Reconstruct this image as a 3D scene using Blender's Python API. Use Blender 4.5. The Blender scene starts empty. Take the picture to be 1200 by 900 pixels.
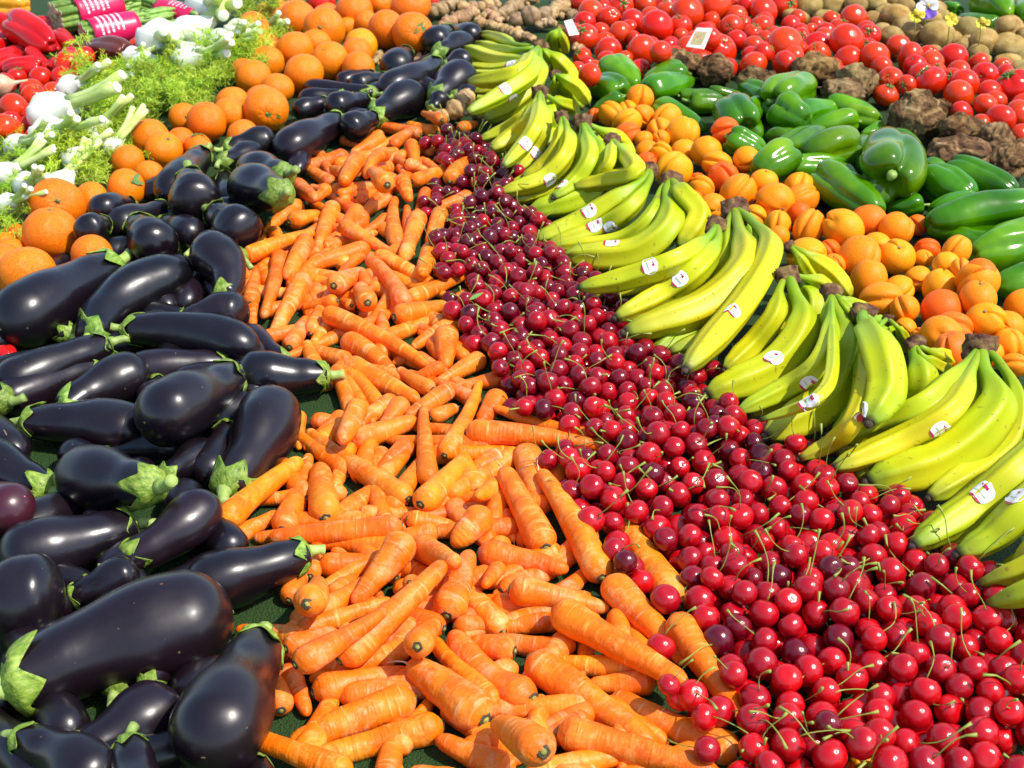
import bpy, math, random
import numpy as np
from mathutils import Vector, Matrix, noise
from mathutils.bvhtree import BVHTree
random.seed(7); rng = np.random.default_rng(7)
PI = math.pi
scene = bpy.context.scene
COL = scene.collection
# ---------------------------------------------------------------- camera geometry (photo pixels 1200x900)
F = 1600.0; TH = math.atan(943.0 / 1600.0); CT, ST = math.cos(TH), math.sin(TH); H = CT / 1.154
def ray(px, py):
    u = (px - 600.0) / F; v = (450.0 - py) / F
    return np.array([u, CT + v * ST, -ST + v * CT])
def unproj(px, py, h):
    d = ray(px, py); t = (h - H) / d[2]
    return np.array([0, 0, H]) + d * t, t
def proj(P):
    x, y, z = P[0], P[1], P[2] - H
    dep = y * CT - z * ST; v = (y * ST + z * CT) / dep
    return 600 + F * x / dep, 450 - F * v, dep
CAMP = np.array([0, 0, H])
# ---------------------------------------------------------------- objects
ITEMS = []                    # every top-level thing, for labels
def link(o): COL.objects.link(o); return o
def mk_mesh(name, V, Fc, mat, smooth=True, attr=None):
    me = bpy.data.meshes.new(name)
    me.from_pydata([tuple(map(float, v)) for v in V], [], Fc)
    if smooth: me.polygons.foreach_set('use_smooth', [True] * len(me.polygons))
    if mat is not None: me.materials.append(mat)
    if attr:
        for k, a in attr.items():
            at = me.attributes.new(k, 'FLOAT', 'POINT'); at.data.foreach_set('value', np.asarray(a, dtype=np.float32))
    me.update()
    return me
def mk_obj(name, me, parent=None, M=None, color=None):
    o = bpy.data.objects.new(name, me); link(o)
    if parent is not None: o.parent = parent
    if M is not None: o.matrix_local = M
    if color: o.color = (*color, 1)
    return o
def empty(name, loc, rz=0):
    o = bpy.data.objects.new(name, None); link(o); o.location = loc; o.rotation_euler = (0, 0, rz); o.empty_display_size = .02
    return o
def thing(o, cat, base, px, py, group=None, bits=(), w=30):
    o['category'] = cat
    if group: o['group'] = group
    ITEMS.append(dict(o=o, cat=cat, base=base, px=px, py=py, bits=list(bits), w=w))
    return o
def frame(P0, P1, up=(0, 0, 1), roll=0):
    X = Vector(P1) - Vector(P0); X.normalize(); Z = Vector(up)
    Y = Z.cross(X)
    if Y.length < 1e-4: Y = Vector((0, 1, 0)).cross(X)
    Y.normalize(); Z = X.cross(Y)
    M = Matrix((X, Y, Z)).transposed().to_4x4()
    if roll: M = M @ Matrix.Rotation(roll, 4, 'X')
    M.translation = Vector(P0)
    return M
def grid_faces(nr, ns, closed=True):
    f = []
    for i in range(nr - 1):
        for j in range(ns if closed else ns - 1):
            a = i * ns + j; b = i * ns + (j + 1) % ns
            f.append((a, b, b + ns, a + ns))
    return f
def lathe(xs, rfun, ns, bend=0, L=1, xfun=None, caps=True):
    """surface of revolution about local X with optional bow (bend*L) to +Y; rfun(i,theta)->radius"""
    V = []; nr = len(xs)
    for i, x in enumerate(xs):
        t = x / L; oy = bend * L * 4 * t * (1 - t) if bend else 0
        sl = math.atan(bend * 4 * (1 - 2 * t)) if bend else 0
        for j in range(ns):
            th = 2 * PI * j / ns; r = rfun(i, th)
            xx = x + (xfun(i, th) if xfun else 0)
            yy, zz = r * math.cos(th), r * math.sin(th)
            V.append((xx - yy * math.sin(sl), oy + yy * math.cos(sl), zz))
    Fc = grid_faces(nr, ns)
    if caps:
        Fc.append(tuple(range(ns - 1, -1, -1))); Fc.append(tuple(range((nr - 1) * ns, nr * ns)))
    return V, Fc
def tube(pts, rad, ns=6, caps=True):
    pts = [Vector(p) for p in pts]; n = len(pts); V = []
    ref = Vector((0.31, 0.2, 0.93))
    for i, p in enumerate(pts):
        T = (pts[min(i + 1, n - 1)] - pts[max(i - 1, 0)]).normalized()
        A = T.cross(ref)
        if A.length < .05: A = T.cross(Vector((1, 0, 0)))
        A.normalize(); B = T.cross(A); r = rad[i] if hasattr(rad, '__len__') else rad
        for j in range(ns):
            th = 2 * PI * j / ns; V.append(tuple(p + A * (r * math.cos(th)) + B * (r * math.sin(th))))
    Fc = grid_faces(n, ns)
    if caps: Fc.append(tuple(range(ns - 1, -1, -1))); Fc.append(tuple(range((n - 1) * ns, n * ns)))
    return V, Fc
def merge(parts):
    V = []; Fc = []
    for v, f in parts:
        o = len(V); V += list(v); Fc += [tuple(i + o for i in q) for q in f]
    return V, Fc
def xform(part, M):
    return [tuple(M @ Vector(v)) for v in part[0]], part[1]
def uvsphere(nu, nv, fun):
    """poles merged; fun(theta 0..pi, phi)->(x,y,z)"""
    V = [fun(0, 0)]
    for i in range(1, nv):
        for j in range(nu): V.append(fun(PI * i / nv, 2 * PI * j / nu))
    V.append(fun(PI, 0)); Fc = []
    for j in range(nu): Fc.append((0, 1 + j, 1 + (j + 1) % nu))
    for i in range(nv - 2):
        for j in range(nu):
            a = 1 + i * nu + j; b = 1 + i * nu + (j + 1) % nu; Fc.append((a, a + nu, b + nu, b))
    e = len(V) - 1; s = 1 + (nv - 2) * nu
    for j in range(nu): Fc.append((e, s + (j + 1) % nu, s + j))
    return V, Fc
# ---------------------------------------------------------------- piling: every placed body is a string of balls; a new body is lifted until it rests on them
SP = np.zeros((20000, 4)); NSP = 0
def add_balls(C, R):
    global NSP
    for c, r in zip(C, R): SP[NSP, :3] = c; SP[NSP, 3] = r; NSP += 1
def hit(C, R, tol):
    if NSP == 0: return None
    C = np.asarray(C); R = np.asarray(R)
    S = SP[:NSP]; lo = C.min(0) - .09; hi = C.max(0) + .09
    m = (S[:, 0] > lo[0]) & (S[:, 0] < hi[0]) & (S[:, 1] > lo[1]) & (S[:, 1] < hi[1])
    S = S[m]
    if len(S) == 0: return None
    d = np.linalg.norm(C[:, None, :] - S[None, :, :3], axis=2)
    ov = (R[:, None] + S[None, :, 3]) * tol - d
    k = ov.max(1); i = int(k.argmax())
    return (i, k[i]) if k[i] > 0 else None
def place_long(p0, p1, w, prof, bend=0, tgt=3, cap=.07, tol=.8, r0=.9, r1=.6, fixed=False):
    """prof(t)-> radius fraction. returns ends, radius, balls"""
    a = np.array(p0[:2], float); b = np.array(p1[:2], float); d = b - a; L = np.hypot(*d)
    facing = L < 1.5 * w
    if not facing:
        k = .18 * abs(d[1]) / L * (w / 2); a = a + d / L * k; b = b - d / L * k
    R = w / 2 / (1.154 * ((a[1] + b[1]) / 2 + 493)); h0 = R * r0; h1 = R * r1
    if facing:
        for _ in range(60):
            P0, _t = unproj(*a, h0); P1, _t = unproj(*b, h1)
            if np.linalg.norm(P1 - P0) > tgt * 2 * R: break
            if a[1] >= b[1]: h0 += .003
            else: h1 += .003
    ts = np.linspace(.04, .96, 7)
    H0, H1 = h0, h1
    for it in range(120):
        P0, t0 = unproj(*a, h0); P1, t1 = unproj(*b, h1)
        R = w / 2 * (t0 + t1) / 2 / F
        X = P1 - P0; LL = np.linalg.norm(X); Y = np.cross([0, 0, 1], X / LL); Y /= max(np.linalg.norm(Y), 1e-6)
        C = [P0 + X * t + Y * bend * LL * 4 * t * (1 - t) for t in ts]; RR = [R * prof(t) for t in ts]
        if fixed: break
        hh = hit(C, RR, tol)
        if hh is None or (h0 + h1) / 2 > (H0 + H1) / 2 + cap: break
        t = ts[hh[0]]; st = .0025
        lim = .45 * LL
        h0 += st * (1.15 - t); h1 += st * (.15 + t)
        if h0 - h1 > lim: h1 += st
        if h1 - h0 > lim: h0 += st
    add_balls(C, RR)
    return P0, P1, R, C
def place_ball(px, py, r, cap=.08, tol=.85, sq=1.0):
    R = r / (1.154 * (py + 493)); h = R * sq
    for it in range(80):
        P, t = unproj(px, py, h); R = r * t / F
        hh = hit([P], [R], tol)
        if hh is None or h > R + cap: break
        h += .003
    add_balls([P], [R])
    return P, R
def inpoly(x, y, poly):
    c = False; n = len(poly); j = n - 1
    for i in range(n):
        xi, yi = poly[i]; xj, yj = poly[j]
        if (yi > y) != (yj > y) and x < (xj - xi) * (y - yi) / (yj - yi) + xi: c = not c
        j = i
    return c
def U(a, b): return random.uniform(a, b)
def tint(v, s=.0): return (v * U(1 - s, 1 + s), v * U(1 - s, 1 + s), v * U(1 - s, 1 + s))
def rnd_rot(): return Matrix.Rotation(U(0, 2 * PI), 4, 'Z') @ Matrix.Rotation(U(0, PI), 4, 'X') @ Matrix.Rotation(U(0, 2 * PI), 4, 'Z')
def tilt_rot(mx):
    return Matrix.Rotation(U(0, 2 * PI), 4, 'Z') @ Matrix.Rotation(U(0, mx), 4, 'X') @ Matrix.Rotation(U(0, 2 * PI), 4, 'Z')
# ---------------------------------------------------------------- materials
def mat(name):
    m = bpy.data.materials.new(name); m.use_nodes = True; nt = m.node_tree
    return m, nt, nt.nodes['Principled BSDF']
class NB:
    def __init__(s, nt): s.nt = nt
    def n(s, t, **k):
        x = s.nt.nodes.new(t)
        for a, b in k.items():
            if a.startswith('i_'):
                key = a[2:]; key = int(key) if key.isdigit() else key.replace('_', ' ')
                x.inputs[key].default_value = b
            else: setattr(x, a, b)
        return x
    def l(s, a, b): s.nt.links.new(a, b)
    def coords(s, scale=(1, 1, 1), rnd=True):
        tc = s.n('ShaderNodeTexCoord'); out = tc.outputs['Object']
        if rnd:
            oi = s.n('ShaderNodeObjectInfo'); ml = s.n('ShaderNodeVectorMath', operation='SCALE'); ml.inputs[0].default_value = (37, 71, 53)
            s.l(oi.outputs['Random'], ml.inputs['Scale']); ad = s.n('ShaderNodeVectorMath', operation='ADD'); s.l(out, ad.inputs[0]); s.l(ml.outputs[0], ad.inputs[1]); out = ad.outputs[0]
        mp = s.n('ShaderNodeMapping'); mp.inputs['Scale'].default_value = scale; s.l(out, mp.inputs['Vector'])
        return mp.outputs[0]
    def noise(s, vec, scale, detail=3, rough=.5, dist=0):
        x = s.n('ShaderNodeTexNoise'); x.inputs['Scale'].default_value = scale; x.inputs['Detail'].default_value = detail
        x.inputs['Roughness'].default_value = rough; x.inputs['Distortion'].default_value = dist; s.l(vec, x.inputs['Vector']); return x.outputs['Fac']
    def ramp(s, fac, stops):
        r = s.n('ShaderNodeValToRGB'); cr = r.color_ramp
        while len(cr.elements) < len(stops): cr.elements.new(.5)
        for e, (p, c) in zip(cr.elements, stops): e.position = p; e.color = (*c, 1) if len(c) == 3 else c
        s.l(fac, r.inputs[0]); return r.outputs[0]
    def mix(s, fac, a, b, mode='MIX'):
        x = s.n('ShaderNodeMix', data_type='RGBA', blend_type=mode)
        for sock, v in ((x.inputs['Factor'], fac), (x.inputs[6], a), (x.inputs[7], b)):
            if hasattr(v, 'is_output'): s.l(v, sock)
            elif isinstance(v, (int, float)): sock.default_value = v
            else: sock.default_value = (*v, 1)
        return x.outputs[2]
    def tinted(s, col):
        oi = s.n('ShaderNodeObjectInfo'); return s.mix(1.0, col, oi.outputs['Color'], 'MULTIPLY')
    def bump(s, h, strength, dist, bs):
        b = s.n('ShaderNodeBump'); b.inputs['Strength'].default_value = strength; b.inputs['Distance'].default_value = dist
        s.l(h, b.inputs['Height']); s.l(b.outputs[0], bs.inputs['Normal'])
W3 = lambda v: (v, v, v)
MT = {}
def simple(name, stops, scale, rough=.45, bump=0, bscale=None, coat=0, tintd=True, spec=.5, detail=3, stretch=(1, 1, 1), sss=0, ssr=None):
    m, nt, bs = mat(name); b = NB(nt); v = b.coords(stretch)
    c = b.ramp(b.noise(v, scale, detail), stops)
    if tintd: c = b.tinted(c)
    b.l(c, bs.inputs['Base Color']); bs.inputs['Roughness'].default_value = rough; bs.inputs['Specular IOR Level'].default_value = spec
    bs.inputs['Coat Weight'].default_value = coat; bs.inputs['Coat Roughness'].default_value = .08
    if bump: b.bump(b.noise(v, bscale or scale * 3, 4), bump, .002, bs)
    MT[name] = m; return m
SUN_E, SKY_E, EXPO = 3.1, 0.15, 0.80
# ---------------------------------------------------------------- layout data
# pixel positions are survey points (1200x900 photo) that are turned into places on the stall bed
# aubergines: stem end x,y, blossom end x,y, width, bend
AUB = [
(138,308,-3,388,78,.0),(104,398,228,318,72,.18),(146,386,299,412,56,.10),(128,402,-10,455,58,.03),
(70,482,178,432,60,.08),(262,350,228,288,58,-.18),(208,382,292,366,54,.10),(196,244,124,270,46,.05),
(152,240,110,246,38,.05),(124,262,97,272,38,0),(160,262,188,294,58,0),(190,262,231,278,42,0),
(284,304,240,284,42,.05),(222,208,231,245,60,0),(238,180,196,232,50,0),(203,205,175,230,30,0),
(258,190,302,178,34,0),(262,176,324,164,38,.05),(399,139,325,180,48,.03),(336,205,292,200,50,0),
(332,228,285,218,60,0),(262,205,270,240,30,0),(250,248,290,278,56,0),(385,118,343,132,26,0),
(405,112,349,118,26,0),(440,110,357,102,26,.06),(430,117,384,126,34,.03),(440,138,405,152,34,0),
(437,138,493,108,44,.04),(514,72,443,107,40,.08),(456,92,411,102,30,0),(440,87,394,98,24,0),
(476,62,461,82,38,0),(526,36,506,52,34,0),(528,36,558,44,30,0),(512,62,547,50,34,0),(520,80,549,68,30,0),
(510,116,546,84,46,0),(530,113,554,108,24,0),
(274,440,170,496,84,.03),(264,574,320,468,82,-.05),(28,495,172,508,66,.05),(184,570,82,555,80,0),
(192,560,246,526,46,0),(142,660,250,580,62,-.10),(160,614,-5,655,80,.04),(62,577,-40,530,66,0),
(-40,590,26,598,62,0),(362,646,214,690,70,.05),(-70,722,75,692,98,.03),(80,702,165,668,50,0),
(6,806,277,715,128,.06),(306,752,238,888,112,.0),(78,892,206,812,80,-.06),(18,862,125,925,74,.05),
(152,868,168,980,76,0),(296,886,325,980,60,0),(385,440,276,440,62,.03),(12,470,-80,455,60,0),
(78,300,58,326,28,0),(505,130,520,112,24,0)]
# carrots: crown x,y, tip x,y, width [, bend]
CAR = [
(494,158,440,148,20),(513,156,476,145,21),(519,141,494,132,18),(537,151,560,145,17),(458,172,484,150,17),
(481,166,488,196,21),(510,178,486,175,17),(498,190,513,199,14),(462,184,477,193,15),(474,190,504,201,18),
(468,197,476,207,13),(449,162,410,182,24,.05),(450,157,414,163,15),(455,180,428,210,21,.12),(456,196,438,206,21),
(454,217,434,198,29),(470,208,481,238,23),(482,213,530,194,21),(526,214,551,187,23,.05),(500,222,488,252,18),
(554,229,503,246,23),(395,230,437,216,19),(416,233,442,224,20),(460,232,424,253,17),(420,242,401,264,23,.1),
(466,290,463,231,24),(492,250,473,306,25),(518,246,502,288,25),(508,291,494,322,29),(401,263,462,298,23),
(440,300,512,339,25),(475,359,430,301,28),(461,372,525,357,33),(477,352,548,321,24),(431,355,421,335,29),
(433,291,331,326,26,.04),(391,335,426,320,29),(388,341,328,341,17),(359,323,319,395,30),(328,297,308,374,24),
(285,316,296,384,23,.04),(286,301,369,272,23,.03),(360,279,334,328,27),(391,239,366,312,25),(396,352,354,362,21),
(395,358,413,355,13),(338,409,361,371,26),(389,374,365,413,22),(379,366,504,430,27,.03),(401,398,465,443,32,.06),
(404,426,492,471,34),(482,417,459,426,18),(402,443,438,498,24),(422,472,399,520,32),(474,469,445,502,30),
(364,493,402,496,26),(350,482,350,528,21),(480,586,359,504,32),(410,518,490,491,35),(531,454,474,491,26),
(503,568,496,474,28),(491,593,549,534,36),(483,519,440,558,30),(504,491,537,477,23),(520,536,563,446,27),
(589,460,561,498,33),(567,419,507,453,27),(601,440,529,455,25),(523,383,522,434,33),(541,377,482,409,25,.05),
(521,428,480,446,22),(508,457,465,431,23,.05),(572,499,534,521,28),(715,521,578,477,29,.02),(546,507,707,524,35,.03),
(614,523,633,594,41),(648,533,657,574,30),(641,645,588,547,43),(707,680,631,550,41,.02),(592,533,549,556,35),
(551,563,536,599,21),(586,566,559,582,26),(574,596,528,642,44),(590,598,603,637,24),(493,640,537,660,39),
(522,725,553,643,46),(480,626,411,710,46,.03),(388,701,422,674,31),(472,617,314,630,36,.02),(373,663,440,659,34),
(420,604,492,601,28),(476,608,534,616,27),(396,777,524,657,44,.02),(344,780,454,714,40),(334,761,397,741,36),
(357,746,276,738,26),(348,741,460,703,30),(360,708,372,680,47),(330,836,321,782,38),(366,812,482,787,50),
(487,816,337,873,56),(520,849,362,891,48),(412,908,297,864,38),(571,846,476,776,70),(627,820,528,738,56,.10),
(602,908,509,864,46),(637,881,582,848,60),(466,930,461,888,28),(562,928,478,904,42),(489,758,512,728,40),
(608,706,552,707,28),(585,664,568,686,23),(560,647,667,668,41,.03),(596,690,715,714,47),(648,729,533,734,29),
(668,761,575,749,33),(604,763,546,752,42),(648,713,807,803,54),(710,677,810,781,50),(797,714,726,609,46),
(788,719,870,844,47,-.03),(618,770,770,877,58,.02),(768,797,688,802,38),(868,882,716,814,48,.03),(653,856,845,908,54,.02),
(648,918,704,904,42),(261,613,355,538,37,.04),(238,642,328,600,32),(330,624,363,530,36),(382,611,375,543,44),
(409,181,332,199,23,.05),(391,215,359,196,19),(346,217,370,233,25),(386,217,368,236,19),(404,204,384,197,17),
(421,183,401,216,27),(387,226,442,217,24),(338,261,377,251,27),(346,249,317,262,16),(320,271,331,290,20),
(399,163,421,172,15),(420,368,456,375,18),(412,358,398,352,15),(430,335,424,317,17),(550,343,530,350,15),
(456,254,419,276,19),(480,683,497,680,23)]
# banana bunches: crown x,y ; bananas: list of points , width
BAN = [
((656,33),[([(657,41),(661,52),(664,63)],13),([(650,41),(651,51),(651,62)],13),([(646,39),(643,46),(640,52)],8)]),
((632,54),[([(605,52),(583,44),(562,41)],15),([(612,58),(585,59),(557,52)],18),([(622,62),(615,69),(582,70),(544,56)],19),
 ([(622,66),(617,73),(580,81),(545,77)],14),([(624,70),(618,77),(580,88),(539,86)],14),([(625,72),(612,92),(585,103),(553,108)],14),
 ([(640,62),(646,74),(646,84)],9),([(640,60),(656,72),(668,88),(674,106)],21),([(623,66),(613,83),(583,92),(549,95)],24),
 ([(626,66),(621,87),(590,109),(546,133)],24),([(632,66),(629,94),(599,123),(567,141)],25)]),
((650,87),[([(649,95),(648,106),(645,120)],10),([(657,93),(669,106),(683,127)],20),([(660,92),(676,103),(690,122)],18)]),
((633,107),[([(628,118),(613,136),(590,152),(562,164)],17),([(629,118),(623,140),(603,158),(575,176)],24),([(632,118),(629,145),(614,170),(589,196)],21),
 ([(636,118),(638,150),(626,178),(605,201)],20),([(641,112),(652,119),(668,125),(678,137)],18)]),
((658,136),[([(657,148),(655,170),(635,195),(612,209)],20),([(664,148),(664,180),(636,209),(585,226)],25)]),
((682,143),[([(682,158),(677,185),(649,215),(602,236)],24),([(698,150),(715,158),(730,170),(739,192)],22),
 ([(686,158),(691,185),(674,212),(648,232)],22),([(691,158),(704,188),(682,229),(620,248)],34)]),
((717,163),[([(716,176),(713,193),(699,207)],16),([(724,172),(735,188),(741,207)],23),([(729,178),(745,203),(712,211),(671,219)],25)]),
((762,198),[([(752,212),(722,233),(672,263),(627,281)],28),([(760,214),(737,245),(701,268),(643,286)],26)]),
((786,210),[([(774,222),(760,255),(724,281),(648,290)],20),([(790,226),(796,254),(786,288)],16),([(800,228),(818,255),(797,292)],34),
 ([(781,226),(784,264),(741,298),(660,301)],38)]),
((840,263),[([(828,282),(800,313),(750,335),(690,346)],20),([(828,280),(792,305),(730,326),(678,337)],30),([(840,284),(817,316),(777,345),(721,373)],34)]),
((860,244),[([(852,268),(848,306),(811,341),(727,380)],28),([(884,262),(886,320),(845,385),(783,413)],30),([(880,258),(903,290),(874,352),(803,434)],36),
 ([(866,268),(873,312),(824,359),(732,390)],44)]),
((925,288),[([(945,298),(974,319),(997,348)],24),([(935,300),(950,325),(962,350)],20)]),
((923,322),[([(914,338),(908,370),(881,405),(849,434)],28),([(940,325),(960,331),(975,350),(986,378)],22),([(930,340),(941,380),(907,430),(828,464)],46)]),
((974,342),[([(972,358),(966,390),(948,428)],23),([(992,360),(1007,385),(1013,412)],18),([(988,352),(1010,362),(1025,380)],20),
 ([(972,395),(957,430),(921,455),(864,483)],28),([(975,430),(960,465),(928,480),(891,492)],18),([(977,358),(995,405),(969,470),(897,512)],48)]),
((1040,373),[([(1052,384),(1058,396),(1060,412)],16),([(1030,384),(1040,392),(1050,405)],20)]),
((1011,366),[([(1020,374),(1041,386),(1054,406)],24),([(1016,440),(1000,495),(975,519),(936,538)],26),([(1012,378),(1031,415),(1037,458),(1018,496)],48)]),
((1071,402),[([(1086,410),(1108,420),(1124,428)],22),([(1082,418),(1104,432),(1120,440)],20),([(1072,416),(1080,448),(1063,475),(1043,496)],44)]),
((1150,405),[([(1172,426),(1191,466),(1176,525),(1088,584)],36),([(1133,426),(1085,474),(1027,497),(980,517)],36),([(1139,432),(1113,482),(1051,518),(976,549)],36),
 ([(1152,430),(1167,480),(1106,538),(1016,566)],58)]),
((1262,470),[([(1240,500),(1192,550),(1138,596),(1070,640)],46),([(1255,540),(1208,588),(1165,628),(1122,650)],46),([(1262,590),(1225,632),(1186,664)],40),
 ([(1262,630),(1205,662),(1148,684)],36),([(1268,660),(1212,690),(1158,708)],44)])]
STK = [(598,74),(592,103),(600,116),(616,168),(628,180),(645,212),(657,216),(690,246),(698,262),(716,268),(717,282),(761,311),(796,326),
 (859,363),(906,418),(949,450),(947,469),(1006,481),(1103,506),(1151,577),(1189,580)]
ORA = [(349,24,24),(380,34,25),(345,59,22),(386,71,22),(418,63,19),(423,53,20),(415,14,23),(453,34,22),(484,39,24),(481,7,24),
(356,86,23),(325,104,20),(297,91,21),(312,128,27),(407,33,13),(430,27,14),(446,6,15),(420,80,20),(385,15,12),(242,143,24),(215,138,18),
(176,162,23),(192,175,22),(212,165,17),(232,172,17),(150,189,20),(175,205,18),(148,220,23),(107,234,22),(143,174,12),(272,121,20),
(285,160,20),(60,275,33),(67,240,32),(108,299,25),(32,323,34),(17,277,15),(13,297,19),(4,285,14)]
APR = [(750,115,17),(716,134,16),(753,137,16),(735,130,13),(735,159,17),(773,153,16),(800,157,20),(758,178,14),(775,180,14),(802,177,16),
(828,178,19),(790,200,23),(840,192,17),(848,208,19),(850,153,17),(757,190,12),(697,135,9),(775,163,11),(754,163,10),(875,187,16),
(865,226,22),(895,214,17),(908,237,24),(937,220,20),(835,243,18),(822,222,16),(813,234,11),(818,213,11),(884,253,15),(911,265,17),
(912,277,14),(937,250,14),(948,267,20),(988,268,25),(1018,258,21),(1050,269,21),(1075,264,13),(1051,301,22),(1006,302,24),(1018,329,22),
(1086,294,15),(1077,327,16),(977,310,14),(1101,337,21),(1053,340,18),(1033,353,24),(1060,362,18),(1121,294,18),(1109,310,16),(1126,316,14),
(1146,330,24),(1146,350,23),(1104,364,25),(1155,375,22),(1182,383,20),(1102,393,24),(1061,385,14),(1078,397,14),(950,298,12),(972,293,13),
(1082,303,12),(1117,411,23),(1182,404,20),(1188,428,16),(1145,432,12),(1160,415,16)]
# peppers: stem end, far end, width, kind(b bell, l long), tint
PEP = [(728,112,682,98,36,'l'),(714,78,746,100,38,'l'),(730,114,694,129,20,'l'),(758,108,812,94,36,'l'),(802,84,754,96,30,'l'),
(795,113,853,108,20,'l'),(830,107,882,117,18,'l'),(769,124,830,153,30,'l'),(808,119,860,126,28,'l'),(873,152,852,124,52,'b'),
(905,120,948,100,50,'b'),(912,130,945,142,44,'b'),(968,121,1035,143,30,'l'),(1003,140,938,156,32,'l'),(1002,170,940,186,52,'b'),
(930,166,898,160,30,'b'),(926,178,886,206,46,'b'),(853,160,895,181,34,'b'),(962,206,1030,250,50,'b'),(1042,214,1046,170,74,'b'),
(1086,206,1140,232,46,'b'),(1112,194,1193,227,38,'b'),(1218,244,1086,264,60,'b'),(1240,274,1137,300,56,'b'),(1232,328,1164,336,42,'b'),
(1082,240,1038,246,26,'l'),(1034,150,1010,157,18,'l'),(1168,30,1122,20,24,'l'),(1150,-4,1182,16,40,'l'),(1205,22,1180,2,34,'l'),(1124,12,1102,6,18,'l')]
RPE = [(14,27,60,54,42,'b','r'),(31,50,-12,40,22,'l','r'),(33,62,-15,67,22,'l','r'),(10,82,44,80,21,'l','m'),(33,57,63,81,18,'l','r'),
(67,40,86,56,22,'b','r'),(149,63,86,54,37,'l','n'),(-12,2,33,8,38,'b','o'),(-8,27,38,20,15,'l','y'),(0,410,14,420,26,'b','r')]
ROOT = [(837,83,22,18),(887,95,24,15),(955,84,29,21),(1002,100,27,24),(988,107,27,13),(795,73,27,14),(1072,138,33,33),(1102,130,15,18),
(1128,155,31,19),(1123,181,35,21),(1165,165,24,25),(1182,190,26,21),(1198,175,14,13)]
TOM = [(680,3,12),(693,15,16),(714,22,14),(728,8,15),(742,25,15),(757,7,13),(770,32,20),(805,16,20),(838,8,20),(833,25,12),(830,35,10),
(685,44,17),(727,40,15),(713,60,16),(753,60,20),(787,52,10),(798,43,10),(807,58,16),(843,60,20),(682,67,12),(677,83,11),(698,82,12),
(750,83,14),(732,70,11),(688,76,10),(848,33,10),(780,7,13),(705,36,11),(743,46,10),(863,20,14),(895,13,18),(918,5,18),(857,32,15),
(892,32,15),(882,40,13),(863,48,13),(883,55,13),(920,53,22),(882,67,14),(883,76,17),(920,76,17),(929,65,13),(935,22,11),(927,30,12),
(937,38,11),(957,30,11),(968,38,12),(958,53,16),(992,48,20),(1000,21,16),(1015,38,14),(993,70,17),(1018,68,13),(905,42,12),(950,37,10),
(937,58,11),(1007,22,12),(1018,42,14),(1003,50,14),(1025,67,18),(1053,55,15),(1067,67,18),(1072,78,14),(1033,79,13),(1043,95,17),
(1090,97,21),(1062,100,12),(1038,112,15),(1093,72,14),(1117,67,17),(1123,85,15),(1130,99,18),(1123,112,18),(1153,90,17),(1147,74,13),
(1187,101,23),(1160,106,14),(1175,80,12),(1195,135,19),(1155,123,15),(1172,140,18),(1127,132,14),(1148,147,14),(1017,55,11),(1098,85,12),
(1167,117,13),(1197,158,14),(16,128,19),(40,114,16),(48,92,14),(63,110,14),(80,77,18),(75,92,15),(125,80,12),(12,155,17),(37,147,14),
(160,56,12),(341,2,15),(376,4,17),(312,14,12),(506,3,10),(858,4,14),(876,5,14),(700,3,12),(20,90,12),(100,66,12)]
POT = [(1050,19,18,14),(1003,5,14,11),(1025,4,13,11),(1052,2,17,10),(1023,22,11,9),(1032,37,12,10),(1045,43,15,12),(1069,40,13,14),
(1090,23,14,12),(1098,42,19,17),(1104,22,11,11),(1133,35,16,15),(1128,55,11,10),(1153,50,17,16),(1182,34,17,16),(1183,55,20,14),
(1093,60,11,7),(1148,72,14,9),(1183,73,19,10),(1200,45,10,14),(948,7,16,13),(975,7,15,12),(1000,4,16,11),(933,20,16,9),(967,20,15,9)]
GIN = [(560,26,622,45,15),(518,30,555,16,16),(580,22,606,6,18),(606,24,638,16,22),(508,16,532,2,18),(545,10,580,4,16),(641,22,662,4,20),
(632,30,645,26,12),(490,62,496,46,10),(440,72,446,62,10),(484,74,492,66,9),(540,6,520,-4,16),(600,2,630,-4,14),(668,14,672,26,12),
(570,14,584,26,12),(684,61,676,55,12),(518,138,545,118,26),(520,34,508,36,11)]
# fennel: bulb base x,y -> stalk direction x,y ; bulb width px
FEN = [(186,46,214,54,40),(221,40,262,14,34),(243,8,268,16,38),(220,70,266,64,34),(258,48,285,58,24),(278,38,302,44,26),(303,38,325,30,22),
(170,74,132,98,24),(155,66,175,60,20),(56,132,124,114,42),(82,104,112,88,26),(58,158,100,150,36),(20,170,60,166,24),(4,205,52,178,24),
(70,215,112,172,24),(85,188,120,160,24),(30,215,56,212,24),(110,152,140,130,24),(130,175,160,140,20),(10,240,38,228,24)]
FRN = [(20,250),(12,270),(35,235),(10,225),(50,205),(30,190),(60,185),(85,200),(75,170),(100,180),(50,165),(10,180),(115,165),(140,150),(95,215),
(130,195),(160,140),(175,125),(200,118),(185,105),(160,105),(140,115),(220,108),(245,105),(215,92),(190,88),(165,92),(120,125),(205,70),(200,82),
(240,85),(285,75),(300,60),(315,48),(292,62),(270,82),(260,90),(150,125),(135,140),(225,125),(210,55),(180,65),(240,60),(110,100),(118,90),(320,62),(325,22),(305,20),(285,15),
(24,210),(110,145),(150,160),(232,98),(300,72),(310,30)]
CHP = [(512,150),(545,150),(568,168),(592,190),(612,222),(640,262),(690,305),(725,350),(765,395),(805,425),(845,465),(890,500),(950,525),(1015,550),
(1085,600),(1130,650),(1185,690),(1215,705),(1230,930),(850,930),(825,870),(755,745),(705,650),(650,570),(625,520),(590,470),(560,430),(525,370),
(512,310),(494,255),(490,215),(505,190),(495,165)]
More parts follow.
